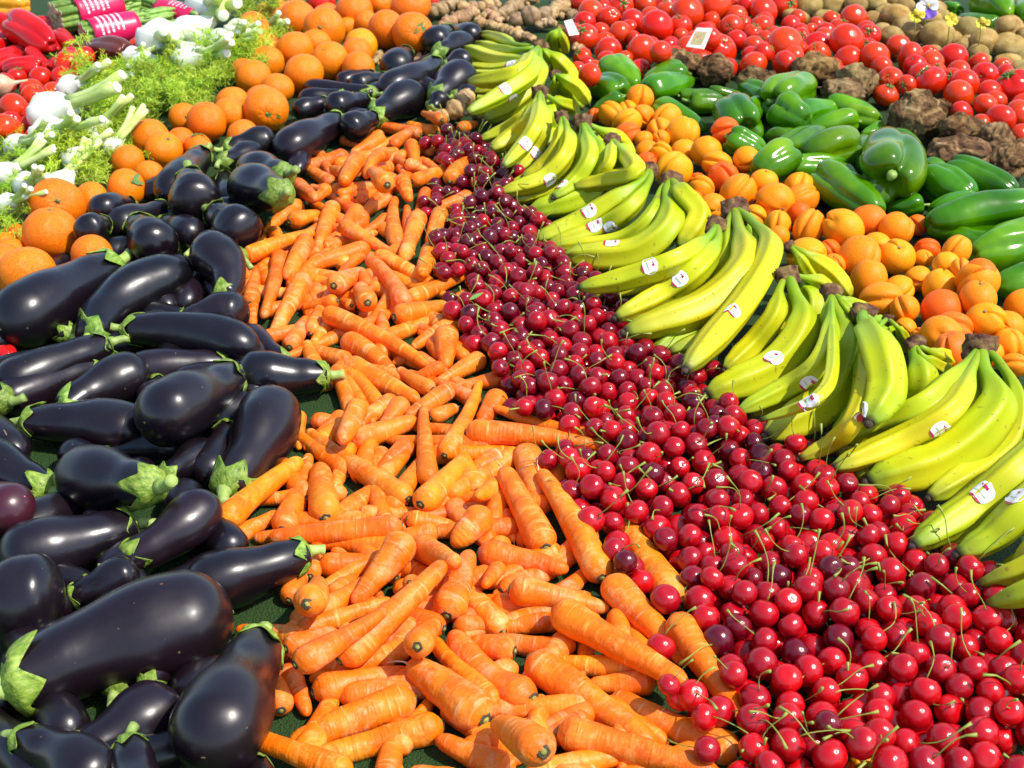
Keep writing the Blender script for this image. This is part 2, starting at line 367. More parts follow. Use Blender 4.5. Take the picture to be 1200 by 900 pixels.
CHX = [(638,221,9),(598,205,9),(607,201,9),(648,278,8),(818,440,11),(836,433,11),(801,451,13),(797,818,17),(825,841,17),(828,879,17),(784,802,14)]
# aubergine skin: near-black purple, glossy, with a soft secondary gloss and tiny scuffs
m, nt, bs = mat('aubergine_skin'); b = NB(nt); v = b.coords()
c = b.ramp(b.noise(v, 9, 3), [(.3, (.004, .003, .004)), (.7, (.008, .004, .007))])
sc = b.ramp(b.noise(v, 230, 2, .4), [(.765, W3(0)), (.80, W3(.7))])
c = b.mix(sc, c, (.12, .09, .06))
scr = b.ramp(b.noise(b.coords((10, 160, 160)), 1, 2), [(.765, W3(0)), (.785, W3(.5))]); c = b.mix(scr, c, (.25, .17, .08))
c = b.tinted(c); b.l(c, bs.inputs['Base Color'])
rg = b.ramp(b.noise(v, 26, 5), [(.3, W3(.22)), (.72, W3(.42))]); b.l(rg, bs.inputs['Roughness'])
bs.inputs['Coat Weight'].default_value = .12; bs.inputs['Coat Roughness'].default_value = .22; bs.inputs['Specular IOR Level'].default_value = .48
b.bump(b.noise(v, 24, 3), .16, .005, bs); MT['aubergine'] = m
simple('calyx', [(.25, (.10, .10, .02)), (.36, (.10, .19, .012)), (.55, (.18, .28, .025)), (.75, (.30, .37, .09))], 90, .5, .5, 160, stretch=(1, 3, 3))
simple('calyx_stem', [(.3, (.20, .30, .05)), (.7, (.36, .46, .12))], 80, .5, .4)
simple('cut_face', [(.3, (.36, .30, .14)), (.7, (.52, .46, .24))], 200, .7)
simple('scar', [(.3, (.10, .06, .03)), (.7, (.34, .26, .10))], 250, .7)
# carrot skin
m, nt, bs = mat('carrot_skin'); b = NB(nt); v = b.coords()
vr = b.coords((230, 26, 26)); vl = b.coords((75, 12, 12))
c = b.ramp(b.noise(v, 34, 4, .6), [(.28, (.76, .10, .001)), (.5, (.80, .165, .003)), (.68, (.82, .235, .010))])
pale = b.ramp(b.noise(v, 44, 9, .78, .4), [(.50, W3(0)), (.66, W3(.60))])
c = b.mix(pale, c, (.84, .42, .13))
tick = b.ramp(b.noise(vr, 1, 2, .45), [(.63, W3(0)), (.72, W3(.75))])
c = b.mix(tick, c, (.82, .40, .11))
dark = b.ramp(b.noise(vl, 1, 3, .5), [(.29, W3(.5)), (.36, W3(0))])
c = b.mix(dark, c, (.50, .12, .012))
dust = b.ramp(b.noise(v, 400, 2, .5), [(.70, W3(0)), (.76, W3(.6))])
c = b.mix(dust, c, (.30, .12, .03))
c = b.tinted(c); b.l(c, bs.inputs['Base Color']); bs.inputs['Roughness'].default_value = .44; bs.inputs['Specular IOR Level'].default_value = .28
ad = b.n('ShaderNodeMath', operation='ADD'); b.l(b.noise(vr, 1, 3, .5), ad.inputs[0]); b.l(b.noise(v, 120, 4), ad.inputs[1]); b.bump(ad.outputs[0], .6, .0022, bs); MT['carrot'] = m
simple('carrot_crown', [(.3, (.03, .022, .012)), (.7, (.10, .075, .03))], 300, .8, .6)
simple('carrot_core', [(.3, (.14, .13, .02)), (.7, (.36, .33, .07))], 300, .7, .6)
simple('rootlet', [(.3, (.6, .45, .25)), (.7, (.75, .6, .4))], 100, .6)
# cherry
def cherry_mat(name, attr):
    m, nt, bs = mat(name); b = NB(nt); v = b.coords(rnd=not attr)
    c = b.ramp(b.noise(v, 85, 2), [(.3, (.47, .002, .005)), (.7, (.70, .006, .008))])
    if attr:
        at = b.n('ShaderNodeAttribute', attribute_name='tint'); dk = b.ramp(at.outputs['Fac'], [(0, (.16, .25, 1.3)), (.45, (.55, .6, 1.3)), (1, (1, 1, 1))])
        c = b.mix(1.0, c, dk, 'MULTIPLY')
    else: c = b.tinted(c)
    b.l(c, bs.inputs['Base Color']); bs.inputs['Roughness'].default_value = .16; bs.inputs['Specular IOR Level'].default_value = .55
    b.bump(b.noise(v, 110, 2), .10, .002, bs); MT[name] = m
cherry_mat('cherry_skin', False); cherry_mat('cherry_heap_skin', True)
simple('cherry_stem', [(.3, (.17, .25, .02)), (.7, (.34, .36, .06))], 60, .5, tintd=False)
# banana: greener towards neck and tip (a property of the fruit), small brown flecks
m, nt, bs = mat('banana_peel'); b = NB(nt); v = b.coords()
at = b.n('ShaderNodeAttribute', attribute_name='along')
c = b.ramp(at.outputs['Fac'], [(0, (.17, .28, .012)), (.2, (.25, .37, .006)), (.40, (.45, .48, .006)), (.72, (.54, .52, .008)), (.9, (.46, .46, .008)), (.975, (.28, .33, .02)), (1, (.05, .035, .02))])
bl = b.ramp(b.noise(v, 16, 3), [(.3, (.82, .98, 1)), (.7, (1.08, 1.0, .9))]); c = b.mix(1.0, c, bl, 'MULTIPLY')
fl = b.ramp(b.noise(v, 170, 2, .4), [(.67, W3(0)), (.73, W3(.6))]); c = b.mix(fl, c, (.22, .14, .03))
st = b.ramp(b.noise(v, 42, 5, .6), [(.69, W3(0)), (.74, W3(.6))]); c = b.mix(st, c, (.20, .11, .025))
c = b.tinted(c); b.l(c, bs.inputs['Base Color']); bs.inputs['Roughness'].default_value = .44; bs.inputs['Specular IOR Level'].default_value = .28
b.bump(b.noise(v, 60, 3), .15, .002, bs); MT['banana'] = m
simple('banana_crown', [(.3, (.035, .016, .010)), (.5, (.13, .062, .036)), (.72, (.26, .19, .05))], 110, .85, .9, 200, spec=.15)
simple('banana_tip', [(.3, (.03, .02, .014)), (.7, (.10, .07, .04))], 250, .85, .6)
simple('sticker_white', [(.3, (.80, .79, .78)), (.7, (.84, .83, .82))], 60, .35, tintd=False)
simple('sticker_red', [(.3, (.42, .01, .06)), (.7, (.5, .02, .08))], 60, .35, tintd=False)
simple('sticker_green', [(.3, (.30, .40, .12)), (.7, (.38, .46, .2))], 60, .35, tintd=False)
# citrus
m, nt, bs = mat('orange_peel'); b = NB(nt); v = b.coords()
c = b.ramp(b.noise(v, 18, 3), [(.3, (.80, .125, .0005)), (.5, (.84, .195, .001)), (.72, (.86, .285, .001))])
c = b.tinted(c); b.l(c, bs.inputs['Base Color']); bs.inputs['Roughness'].default_value = .38; bs.inputs['Specular IOR Level'].default_value = .3
vo = b.n('ShaderNodeTexVoronoi', feature='F1'); vo.inputs['Scale'].default_value = 420; b.l(v, vo.inputs['Vector']); b.bump(vo.outputs['Distance'], .30, .0012, bs); MT['orange'] = m
simple('button', [(.3, (.10, .14, .03)), (.7, (.24, .30, .08))], 150, .7, .5)
simple('leaf', [(.3, (.05, .14, .015)), (.7, (.10, .24, .03))], 60, .45, .3)
# apricot with blush
m, nt, bs = mat('apricot_skin'); b = NB(nt); v = b.coords(); 
c = b.ramp(b.noise(v, 22, 3, .55), [(.25, (.82, .13, .002)), (.42, (.85, .25, .003)), (.62, (.87, .345, .006)), (.8, (.87, .43, .012))])
sp = b.ramp(b.noise(v, 260, 2), [(.68, W3(0)), (.74, W3(.5))]); c = b.mix(sp, c, (.6, .08, .02))
c = b.tinted(c); b.l(c, bs.inputs['Base Color']); bs.inputs['Roughness'].default_value = .5; bs.inputs['Specular IOR Level'].default_value = .22
b.bump(b.noise(v, 300, 2), .08, .001, bs); MT['apricot'] = m
simple('tomato_skin', [(.3, (.58, .010, .002)), (.7, (.72, .032, .003))], 22, .2, .06, 60, coat=0, spec=.4)
simple('tomato_calyx', [(.3, (.07, .15, .02)), (.7, (.18, .28, .05))], 90, .6, .4, tintd=False)
simple('pepper_skin', [(.28, (.022, .10, .001)), (.5, (.055, .185, .001)), (.72, (.14, .30, .003))], 13, .17, .10, 40, coat=0, spec=.34)
simple('pepper_stem', [(.3, (.12, .24, .03)), (.7, (.26, .38, .07))], 80, .5, .4)
simple('red_pepper_skin', [(.3, (.42, .004, .006)), (.7, (.6, .012, .01))], 14, .18, .08, 40, coat=0, spec=.4)
# knobbly roots
m, nt, bs = mat('root_skin'); b = NB(nt); v = b.coords()
c = b.ramp(b.noise(v, 26, 8, .72, 1.2), [(.36, (.030, .015, .007)), (.47, (.12, .062, .024)), (.57, (.29, .18, .07)), (.70, (.48, .35, .15))])
c = b.tinted(c); b.l(c, bs.inputs['Base Color']); bs.inputs['Roughness'].default_value = .85
b.bump(b.noise(v, 48, 8, .7, .8), .9, .006, bs); bs.inputs['Specular IOR Level'].default_value = .12; MT['root'] = m
simple('potato_skin', [(.28, (.25, .15, .04)), (.5, (.36, .24, .075)), (.72, (.46, .33, .13))], 60, .75, .4, 160, detail=8, spec=.12)
m, nt, bs = mat('ginger_skin'); b = NB(nt); v = b.coords(); vs = b.coords((150, 14, 14))
c = b.ramp(b.noise(v, 50, 5, .6), [(.3, (.26, .14, .05)), (.55, (.44, .28, .11)), (.78, (.60, .44, .22))])
rg = b.ramp(b.noise(vs, 1, 2), [(.40, W3(.75)), (.5, W3(0))]); c = b.mix(rg, c, (.20, .115, .055))
c = b.tinted(c); b.l(c, bs.inputs['Base Color']); bs.inputs['Roughness'].default_value = .6
b.bump(b.noise(vs, 1, 3), .6, .003, bs); MT['ginger'] = m
simple('pale_cut', [(.3, (.62, .52, .33)), (.7, (.74, .66, .48))], 120, .6, tintd=False)
simple('fennel_bulb', [(.3, (.58, .64, .40)), (.5, (.74, .76, .62)), (.75, (.82, .82, .74))], 26, .38, .25, 50, stretch=(.25, 1, 1), tintd=False)
simple('fennel_stalk', [(.3, (.38, .52, .07)), (.7, (.60, .68, .26))], 60, .45, .3, 120, stretch=(.15, 1, 1))
simple('stalk_cut', [(.3, (.66, .72, .48)), (.7, (.80, .82, .66))], 120, .6, tintd=False)
simple('fennel_frond', [(.3, (.20, .36, .012)), (.55, (.36, .52, .018)), (.75, (.50, .62, .06))], 30, .5)
simple('spear', [(.3, (.12, .24, .03)), (.6, (.22, .36, .06)), (.8, (.36, .44, .16))], 120, .5, .3)
simple('spear_butt', [(.3, (.36, .34, .16)), (.7, (.50, .47, .28))], 200, .7)
simple('wrap', [(.3, (.62, .004, .06)), (.7, (.72, .01, .10))], 30, .35, tintd=False)
simple('white_print', [(.3, (.78, .70, .72)), (.7, (.82, .76, .78))], 60, .5, tintd=False)
simple('card', [(.3, (.74, .68, .58)), (.7, (.80, .75, .66))], 90, .6, tintd=False)
simple('card_print', [(.36, (.25, .30, .05)), (.5, (.62, .52, .28)), (.64, (.5, .10, .05))], 420, .6, tintd=False)
simple('petal', [(.3, (.75, .75, .75)), (.7, (.9, .9, .9))], 40, .6)
simple('onion_skin', [(.3, (.52, .26, .14)), (.55, (.68, .42, .26)), (.75, (.76, .60, .44))], 30, .4, .3, 60, stretch=(.2, 1, 1))
m, nt, bs = mat('turf'); b = NB(nt); v = b.coords(rnd=False)
c = b.ramp(b.noise(v, 420, 4, .7), [(.3, (.008, .030, .001)), (.6, (.020, .075, .003)), (.8, (.05, .14, .006))])
b.l(c, bs.inputs['Base Color']); bs.inputs['Roughness'].default_value = .8; b.bump(b.noise(v, 520, 3), 1.0, .006, bs); MT['turf'] = m
# ---------------------------------------------------------------- ground
me = mk_mesh('ground', [(-4, -1.5, 0), (4, -1.5, 0), (4, 6, 0), (-4, 6, 0)], [(0, 1, 2, 3)], MT['turf'], False)
g = mk_obj('ground', me); g['kind'] = 'structure'; g['label'] = 'dark green artificial turf lining the market stall'; 
del g['label']
def dir_words(p0, p1):
    """where p1 lies from p0 in the picture"""
    dx, dy = p1[0] - p0[0], p0[1] - p1[1]; a = math.degrees(math.atan2(dy, dx)) % 360
    return ['right', 'upper right', 'top', 'upper left', 'left', 'lower left', 'bottom', 'lower right'][int((a + 22.5) // 45) % 8]
def interp(t, pts):
    for (a, va), (b_, vb) in zip(pts, pts[1:]):
        if t <= b_:
            k = (t - a) / max(b_ - a, 1e-6); k = k * k * (3 - 2 * k) if True else k
            return va + (vb - va) * k
    return pts[-1][1]
# ---------------------------------------------------------------- aubergine
def aub_prof(slim):
    def f(t):
        body = .52 + .48 * (math.sin(PI * min(1, max(0, (t - .02) / 1.30)) ** 1.15) if t < .98 else 0)
        body = interp(t, [(0, .50 + slim * .14), (.28, .68 + slim * .16), (.66, 1.0), (1, .93)])
        e = 1.0
        if t > .80: e = math.sqrt(max(0, 1 - ((t - .80) / .20) ** 2))
        if t < .05: e *= math.sqrt(max(.04, 1 - ((.05 - t) / .05) ** 2))
        return body * e
    return f
def star_cap(prof, R, L, bend, lobes=5, reach=.20):
    nu, nv = 40, 7; V = []; ph = U(0, 6); amp = [U(.6, 1.15) for _ in range(lobes)]; k = .0
    def pt(th, t, lift):
        r = prof(max(t, .012)) * R + lift; oy = bend * L * 4 * t * (1 - t)
        return (t * L, oy + r * math.cos(th), r * math.sin(th))
    for layer in (0, 1):
        for j in range(nu):
            th = 2 * PI * j / nu; q = (th + ph) * lobes / (2 * PI); fr = abs((q % 1) - .5) * 2; am = amp[int(q) % lobes]
            reach_t = reach * (.36 + .64 * (1 - fr) ** 1.3 * am)
            for i in range(nv):
                u = i / (nv - 1); t = -.012 + u * reach_t
                lift = R * (.035 + (.05 * (1 - u)) + (.10 * max(0, u - .8) / .2 * (1 - fr) * am) + .03 * math.sin(3 * th + 5 * u)) - (R * .03 if layer else 0)
                if i == 0: V.append((-.02 * L + (.0 if not layer else .004), bend * 0 + .22 * R * math.cos(th), .22 * R * math.sin(th)))
                else: V.append(pt(th, t, lift))
    Fc = []
    for layer in (0, 1):
        o = layer * nu * nv
        for j in range(nu):
            for i in range(nv - 1):
                a = o + j * nv + i; b_ = o + ((j + 1) % nu) * nv + i
                Fc.append((a, b_, b_ + 1, a + 1) if layer == 0 else (a, a + 1, b_ + 1, b_))
    for j in range(nu):
        a = j * nv + nv - 1; b_ = ((j + 1) % nu) * nv + nv - 1; o = nu * nv
        Fc.append((a, b_, b_ + o, a + o))
    return V, Fc
def build_aub(k, s, vis=True):
    p0, p1, w, bend = s[:2], s[2:4], s[4], s[5]
    pl = math.hypot(p1[0] - p0[0], p1[1] - p0[1]); slim = min(1, max(0, (pl / w - 1.6) / 1.4))
    prof = aub_prof(slim)
    P0, P1, R, C = place_long(p0, p1, w, prof, bend, 2.0, .07, .80, .85, 1.0, not vis)
    L = float(np.linalg.norm(P1 - P0)); n = 34
    ts = [.5 * (1 - math.cos(PI * i / (n - 1))) for i in range(n)]
    ov = U(-.03, .05); ph = U(0, 6); asd = Vector((U(0, 99), U(0, 99), 0))
    V, Fc = lathe([t * L for t in ts], lambda i, th: max(R * prof(ts[i]) * (1 + .05 * noise.noise(asd + Vector((ts[i] * 2.5, math.cos(th), math.sin(th)))) + ov * math.cos(2 * th + ph) + .012 * math.sin(3 * th + 7 * ts[i])), 1e-5), 36, bend, L)
    tn = U(.7, 1.5); c = (tn * U(.9, 1.3), tn, tn)
    if s[0] == -40: c = (9, 2.4, 3.0)
    o = mk_obj('aubergine', mk_mesh('aubergine', V, Fc, MT['aubergine']), None, frame(P0, P1, (0, 0, 1)), c)
    cv, cf = star_cap(prof, R, L, bend, 5, U(.14, .22))
    g = U(.8, 1.25); cal = mk_obj('calyx', mk_mesh('calyx', cv, cf, MT['calyx']), o, None, (g * U(.9, 1.1), g, g))
    sr = R * .17; bx = U(-.4, .4); by = U(-.4, .4); sl = R * U(.45, .9)
    st = [(-.012 * L - sl * q, bx * sl * q * q, by * sl * q * q) for q in (0, .25, .5, .75, 1)]
    mk_obj('stem', mk_mesh('stem', *tube(st, [sr * 1.5, sr * 1.1, sr, sr, sr * 1.12], 10), MT['calyx_stem']), cal, None, (g, g, g))
    dv, df = uvsphere(8, 4, lambda a, p: (L + R * .012 * math.cos(a) - .0004, R * .07 * math.sin(a) * math.cos(p), R * .05 * math.sin(a) * math.sin(p)))
    mk_obj('blossom_scar', mk_mesh('blossom_scar', dv, df, MT['scar']), o)
    cx, cy, _ = proj((P0 + P1) / 2)
    base = 'glossy black aubergine' if c[0] < 5 else 'reddish purple aubergine'
    bits = []
    if vis:
        if pl < w: bits.append('blunt end facing the viewer' if p1[1] > p0[1] else 'stalk end facing the viewer')
        else: bits.append('stalk to the ' + dir_words(p1, p0))
        thing(o, 'aubergine', ('fat ' if R > .036 else 'slim ' if slim > .7 else '') + base, cx, cy, 'aubergines heaped on the left', bits, w)
    else: thing(o, 'aubergine', base + ' low in the heap', cx, cy, 'aubergines heaped on the left', bits, w)
# ---------------------------------------------------------------- carrot
def build_carrot(s, low=False):
    p0, p1, w = s[:2], s[2:4], s[4] * (.89 if s[4] < 47 else .81); bend = s[5] if len(s) > 5 else U(-.035, .035); tf = U(.34, .68)
    prof0 = lambda t: (1 - (1 - tf) * max(0, t - .12) ** 1.15 / .87)
    P0, P1, R, C = place_long(p0, p1, w, prof0, bend, 3.6, .062, .80, .95, .62, low)
    L = float(np.linalg.norm(P1 - P0))
    xs = []; d = [0, .03, .08, .16, .28, .45, .7, 1.0]
    e = min(1, L / (2.9 * R))
    xs = [q * R * e for q in d]; m = 20; x1 = L - 1.0 * R * tf * 1.6 * e
    xs += [xs[-1] + (x1 - xs[-1]) * (i + 1) / m for i in range(m)]
    te = L - x1; xs += [x1 + te * math.sin(PI / 2 * q) for q in (.2, .4, .58, .74, .87, .96, 1)]
    seed = Vector((U(0, 99), U(0, 99), U(0, 99))); sw = U(-.10, .10); swp = U(.3, .7); ov = U(-.04, .04); oph = U(0, 6)
    def rf(i, th):
        x = xs[i]; t = x / L; r = prof0(t) * R
        q = x / (R * e)
        if q < 1: r *= .30 + .70 * (1 - (1 - min(1, q)) ** 2.6) if q > 0 else .30
        if x > x1: r *= math.sqrt(max(0.0016, 1 - ((x - x1) / te) ** 2))
        r *= 1 + sw * math.exp(-((t - swp) / .12) ** 2) + ov * math.cos(2 * th + oph)
        r *= 1 + .07 * noise.noise(seed + Vector((t * 5, math.cos(th) * .7, math.sin(th) * .7))) + .022 * noise.noise(seed + Vector((x * 330, math.cos(th), math.sin(th))))
        return r
    V, Fc = lathe(xs, rf, 26, bend, L)
    g = U(.86, 1.08); c = (g * U(.97, 1.05), g * U(.82, 1.16), g * U(.6, 1.6))
    o = mk_obj('carrot', mk_mesh('carrot', V, Fc, MT['carrot']), None, frame(P0, P1, (0, 0, 1), U(0, 6)), c)
    cr = R * .33
    def crf(q): return [(-.03, .0), (-.05, .55), (-.10, .9), (.02, 1.06), (.09, 1.0)][q]
    V, Fc = lathe([crf(i)[0] * cr for i in (0, 1, 2, 3, 4)], lambda i, th: max(crf(i)[1] * cr * (1 + .08 * math.sin(5 * th + sw * 90)), 1e-5), 16)
    cw = mk_obj('crown', mk_mesh('crown', V, Fc, MT['carrot_crown']), o)
    V, Fc = uvsphere(10, 5, lambda a, p: (-cr * .10 - cr * .22 * math.cos(a), cr * .52 * math.sin(a) * math.cos(p) * (1 + .2 * math.sin(4 * p)), cr * .52 * math.sin(a) * math.sin(p)))
    g2 = U(.6, 1.3); mk_obj('crown_core', mk_mesh('crown_core', V, Fc, MT['carrot_core']), cw, None, (g2, g2, g2))
    if random.random() < .22 and not low:
        bx, by = U(-.5, .5), U(-.5, .5); ll = R * U(.5, 1.3)
        pts = [(L - .0005 + ll * q, bx * ll * q * q, by * ll * q * q) for q in (0, .3, .6, 1)]
        mk_obj('rootlet', mk_mesh('rootlet', *tube(pts, [R * .07, R * .04, R * .03, R * .015], 5), MT['rootlet']), o)
    cx, cy, _ = proj((P0 + P1) / 2); pl = math.hypot(p1[0] - p0[0], p1[1] - p0[1])
    tone = 'pale ' if c[1] > 1.02 and c[2] > 1.05 else 'deep ' if c[1] < .88 else ''
    size = 'stubby ' if L < 4.6 * R else 'long slim ' if L > 9 * R else 'thick ' if R > .0185 else ''
    base = size + tone + 'orange carrot'
    if pl < 1.5 * w: bits = ['cut crown facing the viewer' if p0[1] > p1[1] else 'blunt tip facing the viewer']
    else: bits = ['tip to the ' + dir_words(p0, p1)]
    if low: bits.append('low in the pile')
    thing(o, 'carrot', base, cx, cy, 'carrots heaped down the middle', bits, w)
# ---------------------------------------------------------------- bananas
def catmull(P, n):
    P = [np.array(p) for p in P]; Q = [2 * P[0] - P[1]] + P + [2 * P[-1] - P[-2]]; out = []
    m = len(P) - 1
    for i in range(n):
        u = i / (n - 1) * m; k = min(int(u), m - 1); t = u - k; a, b_, c, d = Q[k:k + 4]
        out.append(.5 * (2 * b_ + (c - a) * t + (2 * a - 5 * b_ + 4 * c - d) * t * t + (3 * b_ - a - 3 * c + d) * t ** 3))
    out = np.array(out); s = np.concatenate([[0], np.cumsum(np.linalg.norm(np.diff(out, axis=0), axis=1))]); s /= s[-1]
    g = np.linspace(0, 1, n); return np.stack([np.interp(g, s, out[:, i]) for i in range(3)], 1)
def ban_prof(t, nk=.29):
    return interp(t, [(0, .30), (nk * .5, .36), (nk * 1.4, .92), (.55, 1.0), (.80, .98), (.93, .74), (.975, .46), (1, .32)])
BANANAS = []; BVH = {}
def build_bunch(k, spec):
    (cx, cy), lst = spec; lst = [(p, w * .90, 0) for p, w in lst]; ext = []
    for q in range(len(lst) - 1):
        A, B = lst[q], lst[q + 1]
        if len(A[0]) == len(B[0]) and math.hypot(A[0][-1][0] - B[0][-1][0], A[0][-1][1] - B[0][-1][1]) > .75 * max(A[1], B[1]) and math.hypot(A[0][1][0] - B[0][1][0], A[0][1][1] - B[0][1][1]) < 3 * max(A[1], B[1]): ext.append(([tuple((u + v) / 2 + U(-2, 2) for u, v in zip(a, b_)) for a, b_ in zip(A[0], B[0])], (A[1] + B[1]) / 2 * .92, 1))
    lst = ext + lst; hc = .085 if cy > 80 else .075
    ws = [w for _, w, _u in lst if not _u]; Pc, tc = unproj(cx, cy, hc)
    root = empty('banana_bunch', (Pc[0], Pc[1], 0)); inv = Matrix.Translation(-Vector((Pc[0], Pc[1], 0)))
    for pts, w, under in lst:
        n = len(pts); h = [hc * .93, hc * .70 + .004, .034, .022] if n == 4 else [hc * .95, hc * .62, .026]
        if under: h = [q * .8 for q in h]
        wt = [.25, .8, 1, 1][:n] if n == 4 else [.25, .9, 1]
        lift = 0
        for it in range(30):
            Q = [Pc]; zs = []
            for p, hh, ww in zip(pts, h, wt):
                P, z = unproj(p[0], p[1], hh + lift * ww); Q.append(P); zs.append(z)
            R = w / 2 * zs[-2] / F
            path = catmull(Q, 40); ids = range(13, 38, 3); C = [path[i] for i in ids]; RR = [R * ban_prof(i / 39) for i in ids]
            hh = hit(C, RR, .70)
            if hh is None or lift > ((.05 if k < len(BAN) - 1 else .012) if not under else .0): break
            lift += .004
        add_balls(C, RR)
        n = 40; V = []; al = []; ns = 25; tilt = U(-.3, .3); gt = U(.92, 1.06)
        ref = None
        for i in range(n):
            t = i / (n - 1); T = Vector(path[min(i + 1, n - 1)] - path[max(i - 1, 0)]).normalized()
            if ref is None:
                ref = Vector((0, 0, 1)) - T * T.z
                if ref.length < .1: ref = Vector((0, 1, 0)) - T * T.y
            ref = (ref - T * ref.dot(T)).normalized(); B = T.cross(ref); r = R * ban_prof(t); e = .22 * min(1, max(0, (t - .2) / .12)) * (1 if t < .95 else .5)
            for j in range(ns):
                th = 2 * PI * j / ns; q = abs(((th - tilt) * 5 / (2 * PI)) % 1 - .5) * 2   # five soft ridges
                rr = r * (1 - e * .55 + e * q ** 2.2 * 1.5)
                V.append(Vector(path[i]) + (ref * math.cos(th) + B * math.sin(th)) * rr - Vector((Pc[0], Pc[1], 0))); al.append(t)
        Fc = grid_faces(n, ns); Fc.append(tuple(range(ns - 1, -1, -1))); Fc.append(tuple(range((n - 1) * ns, n * ns)))
        gr = U(.9, 1.1); o = mk_obj('banana', mk_mesh('banana', V, Fc, MT['banana'], attr={'along': al}), root, None, (gr * U(.86, 1.08), U(.95, 1.03), 1))
        T = (path[-1] - path[-3]); T /= np.linalg.norm(T); e0 = path[-1] - np.array([Pc[0], Pc[1], 0])
        tv, tf = tube([e0 - T * R * .10, e0 + T * R * .10, e0 + T * R * .26], [R * .275, R * .25, R * .17], 9)
        mk_obj('blossom_tip', mk_mesh('blossom_tip', tv, tf, MT['banana_tip']), o)
        BANANAS.append((o, path, R, root)) if not under else None; BVH[o.name] = ([tuple(v) for v in V], Fc)
    # crown: gnarled brown stub where the necks meet
    mw = sum(ws) / len(ws); R = mw * tc / F * (.56 if len(ws) > 2 else .48); rr = R * (.78 + .035 * len(ws))
    d0 = np.mean([np.array(unproj(p[0][0], p[0][1], hc * .93)[0]) for p, _, _u in lst], 0) - Pc; d0 /= np.linalg.norm(d0) + 1e-9
    ax = Vector(d0).lerp(Vector((0, -.3, -1)), .35).normalized(); sd = Vector((U(0, 99), U(0, 99), 0))
    def cf(a, p):
        v = Vector((math.sin(a) * math.cos(p), math.sin(a) * math.sin(p), math.cos(a)))
        s = 1 + .42 * noise.noise(v * 1.7 + sd) + .22 * noise.noise(v * 4.5 + sd); v = Vector((v.x * rr * 1.0, v.y * rr * .74, v.z * R * 1.3)) * s
        if v.z < -R * .45: v.z = -R * .45 + .12 * (v.z + R * .45)
        return v
    V, Fc = uvsphere(22, 14, cf); M = ax.to_track_quat('Z', 'Y').to_matrix().to_4x4(); M.translation = Vector((0, 0, Pc[2]))
    V = [tuple(M @ Vector(v)) for v in V]
    mk_obj('crown', mk_mesh('crown', V, Fc, MT['banana_crown']), root)
    mx = np.mean([p[-1][0] for p, _, _u in lst]); my = np.mean([p[-1][1] for p, _, _u in lst])
    thing(root, 'banana bunch', 'hand of %s greenish yellow bananas' % ['', 'one', 'two', 'three', 'four', 'five', 'six', 'seven', 'eight', 'nine', 'ten', 'eleven', 'twelve', 'many', 'many', 'many', 'many', 'many', 'many', 'many', 'many'][len(lst)], (cx + mx) / 2, (cy + my) / 2, 'banana bunches laid in a row', ['brown crown at its ' + dir_words((mx, my), (cx, cy))], mw * 2)
def build_sticker(px, py):
    best = None
    for o, path, R, root in BANANAS:
        for i in range(12, 36):
            x, y, z = proj(path[i]); rp = R * F / z; d = math.hypot(x - px, y - py)
            if d < rp * 1.15:
                sc = z - rp / 4000
                if best is None or z < best[0]: best = (z, o, path, R, i, root)
    if best is None: return
    z, o, path, R, i, root = best
    d = ray(px, py); d = d / np.linalg.norm(d); T = path[i + 1] - path[i - 1]; T /= np.linalg.norm(T)
    # nearest point of the viewing ray on the fruit surface
    A = CAMP; r = R * ban_prof(i / 39) * 1.0; c = path[i]; w0 = A - c; dp = d - T * d.dot(T); wp = w0 - T * w0.dot(T)
    qa = dp.dot(dp); qb = 2 * dp.dot(wp); qc = wp.dot(wp) - r * r; D = max(0, qb * qb - 4 * qa * qc); t = (-qb - math.sqrt(D)) / (2 * qa)
    P = A + d * t; k = (P - c).dot(T); cc = c + T * k; N = P - cc; N /= np.linalg.norm(N); Bv = np.cross(N, T)
    bvh = BVHTree.FromPolygons(*BVH[o.name]); off = np.array(root.location); a0 = .0125; b0 = .0105; r2 = r * 1.035
    def pt(u, v, lift=0):   # u along T, v around
        an = v / r2; dr = N * math.cos(an) + Bv * math.sin(an); s0 = Vector(cc + T * u + dr * r * 2.2 - off)
        hp, hn, _i, _d = bvh.ray_cast(s0, Vector(-dr), r * 3)
        return tuple(hp + hn * lift) if hp is not None else tuple(cc + T * u + dr * (r2 + lift) - off)
    def disc(ax, bx, lift, x0, x1):
        V = []; n = 12; m = 6
        for q in range(n + 1):
            u = x0 + (x1 - x0) * q / n; hw = bx * math.sqrt(max(0, 1 - min(1, abs(u / ax)) ** 2.6))
            for s in range(m + 1): V.append(pt(u, -hw + 2 * hw * s / m, lift))
        return V, grid_faces(n + 1, m + 1, False)
    s = mk_obj('sticker', mk_mesh('sticker', *disc(a0 * .8, b0, .0006, -a0 * .8, a0 * .8), MT['sticker_white']), o)
    V1 = disc(a0 * .8, b0 * .98, .0009, a0 * .60, a0 * .79)
    mk_obj('sticker_border', mk_mesh('sticker_border', *V1, MT['sticker_red']), s)
    def strip(u0, u1, v0, v1):
        V = [pt(u0 + (u1 - u0) * q / 2, v0 + (v1 - v0) * e / 3, .0009) for q in range(3) for e in range(4)]; return V, grid_faces(3, 4, False)
    mk_obj('sticker_mark', mk_mesh('sticker_mark', *merge([strip(-a0 * .46, -a0 * .26, -b0 * .16, b0 * .2), strip(-a0 * .44, -a0 * .36, -b0 * .4, -b0 * .22)]), MT['sticker_red']), s)
    mk_obj('sticker_band', mk_mesh('sticker_band', *strip(a0 * .12, a0 * .18, -b0 * .62, b0 * .62), MT['sticker_green']), s)
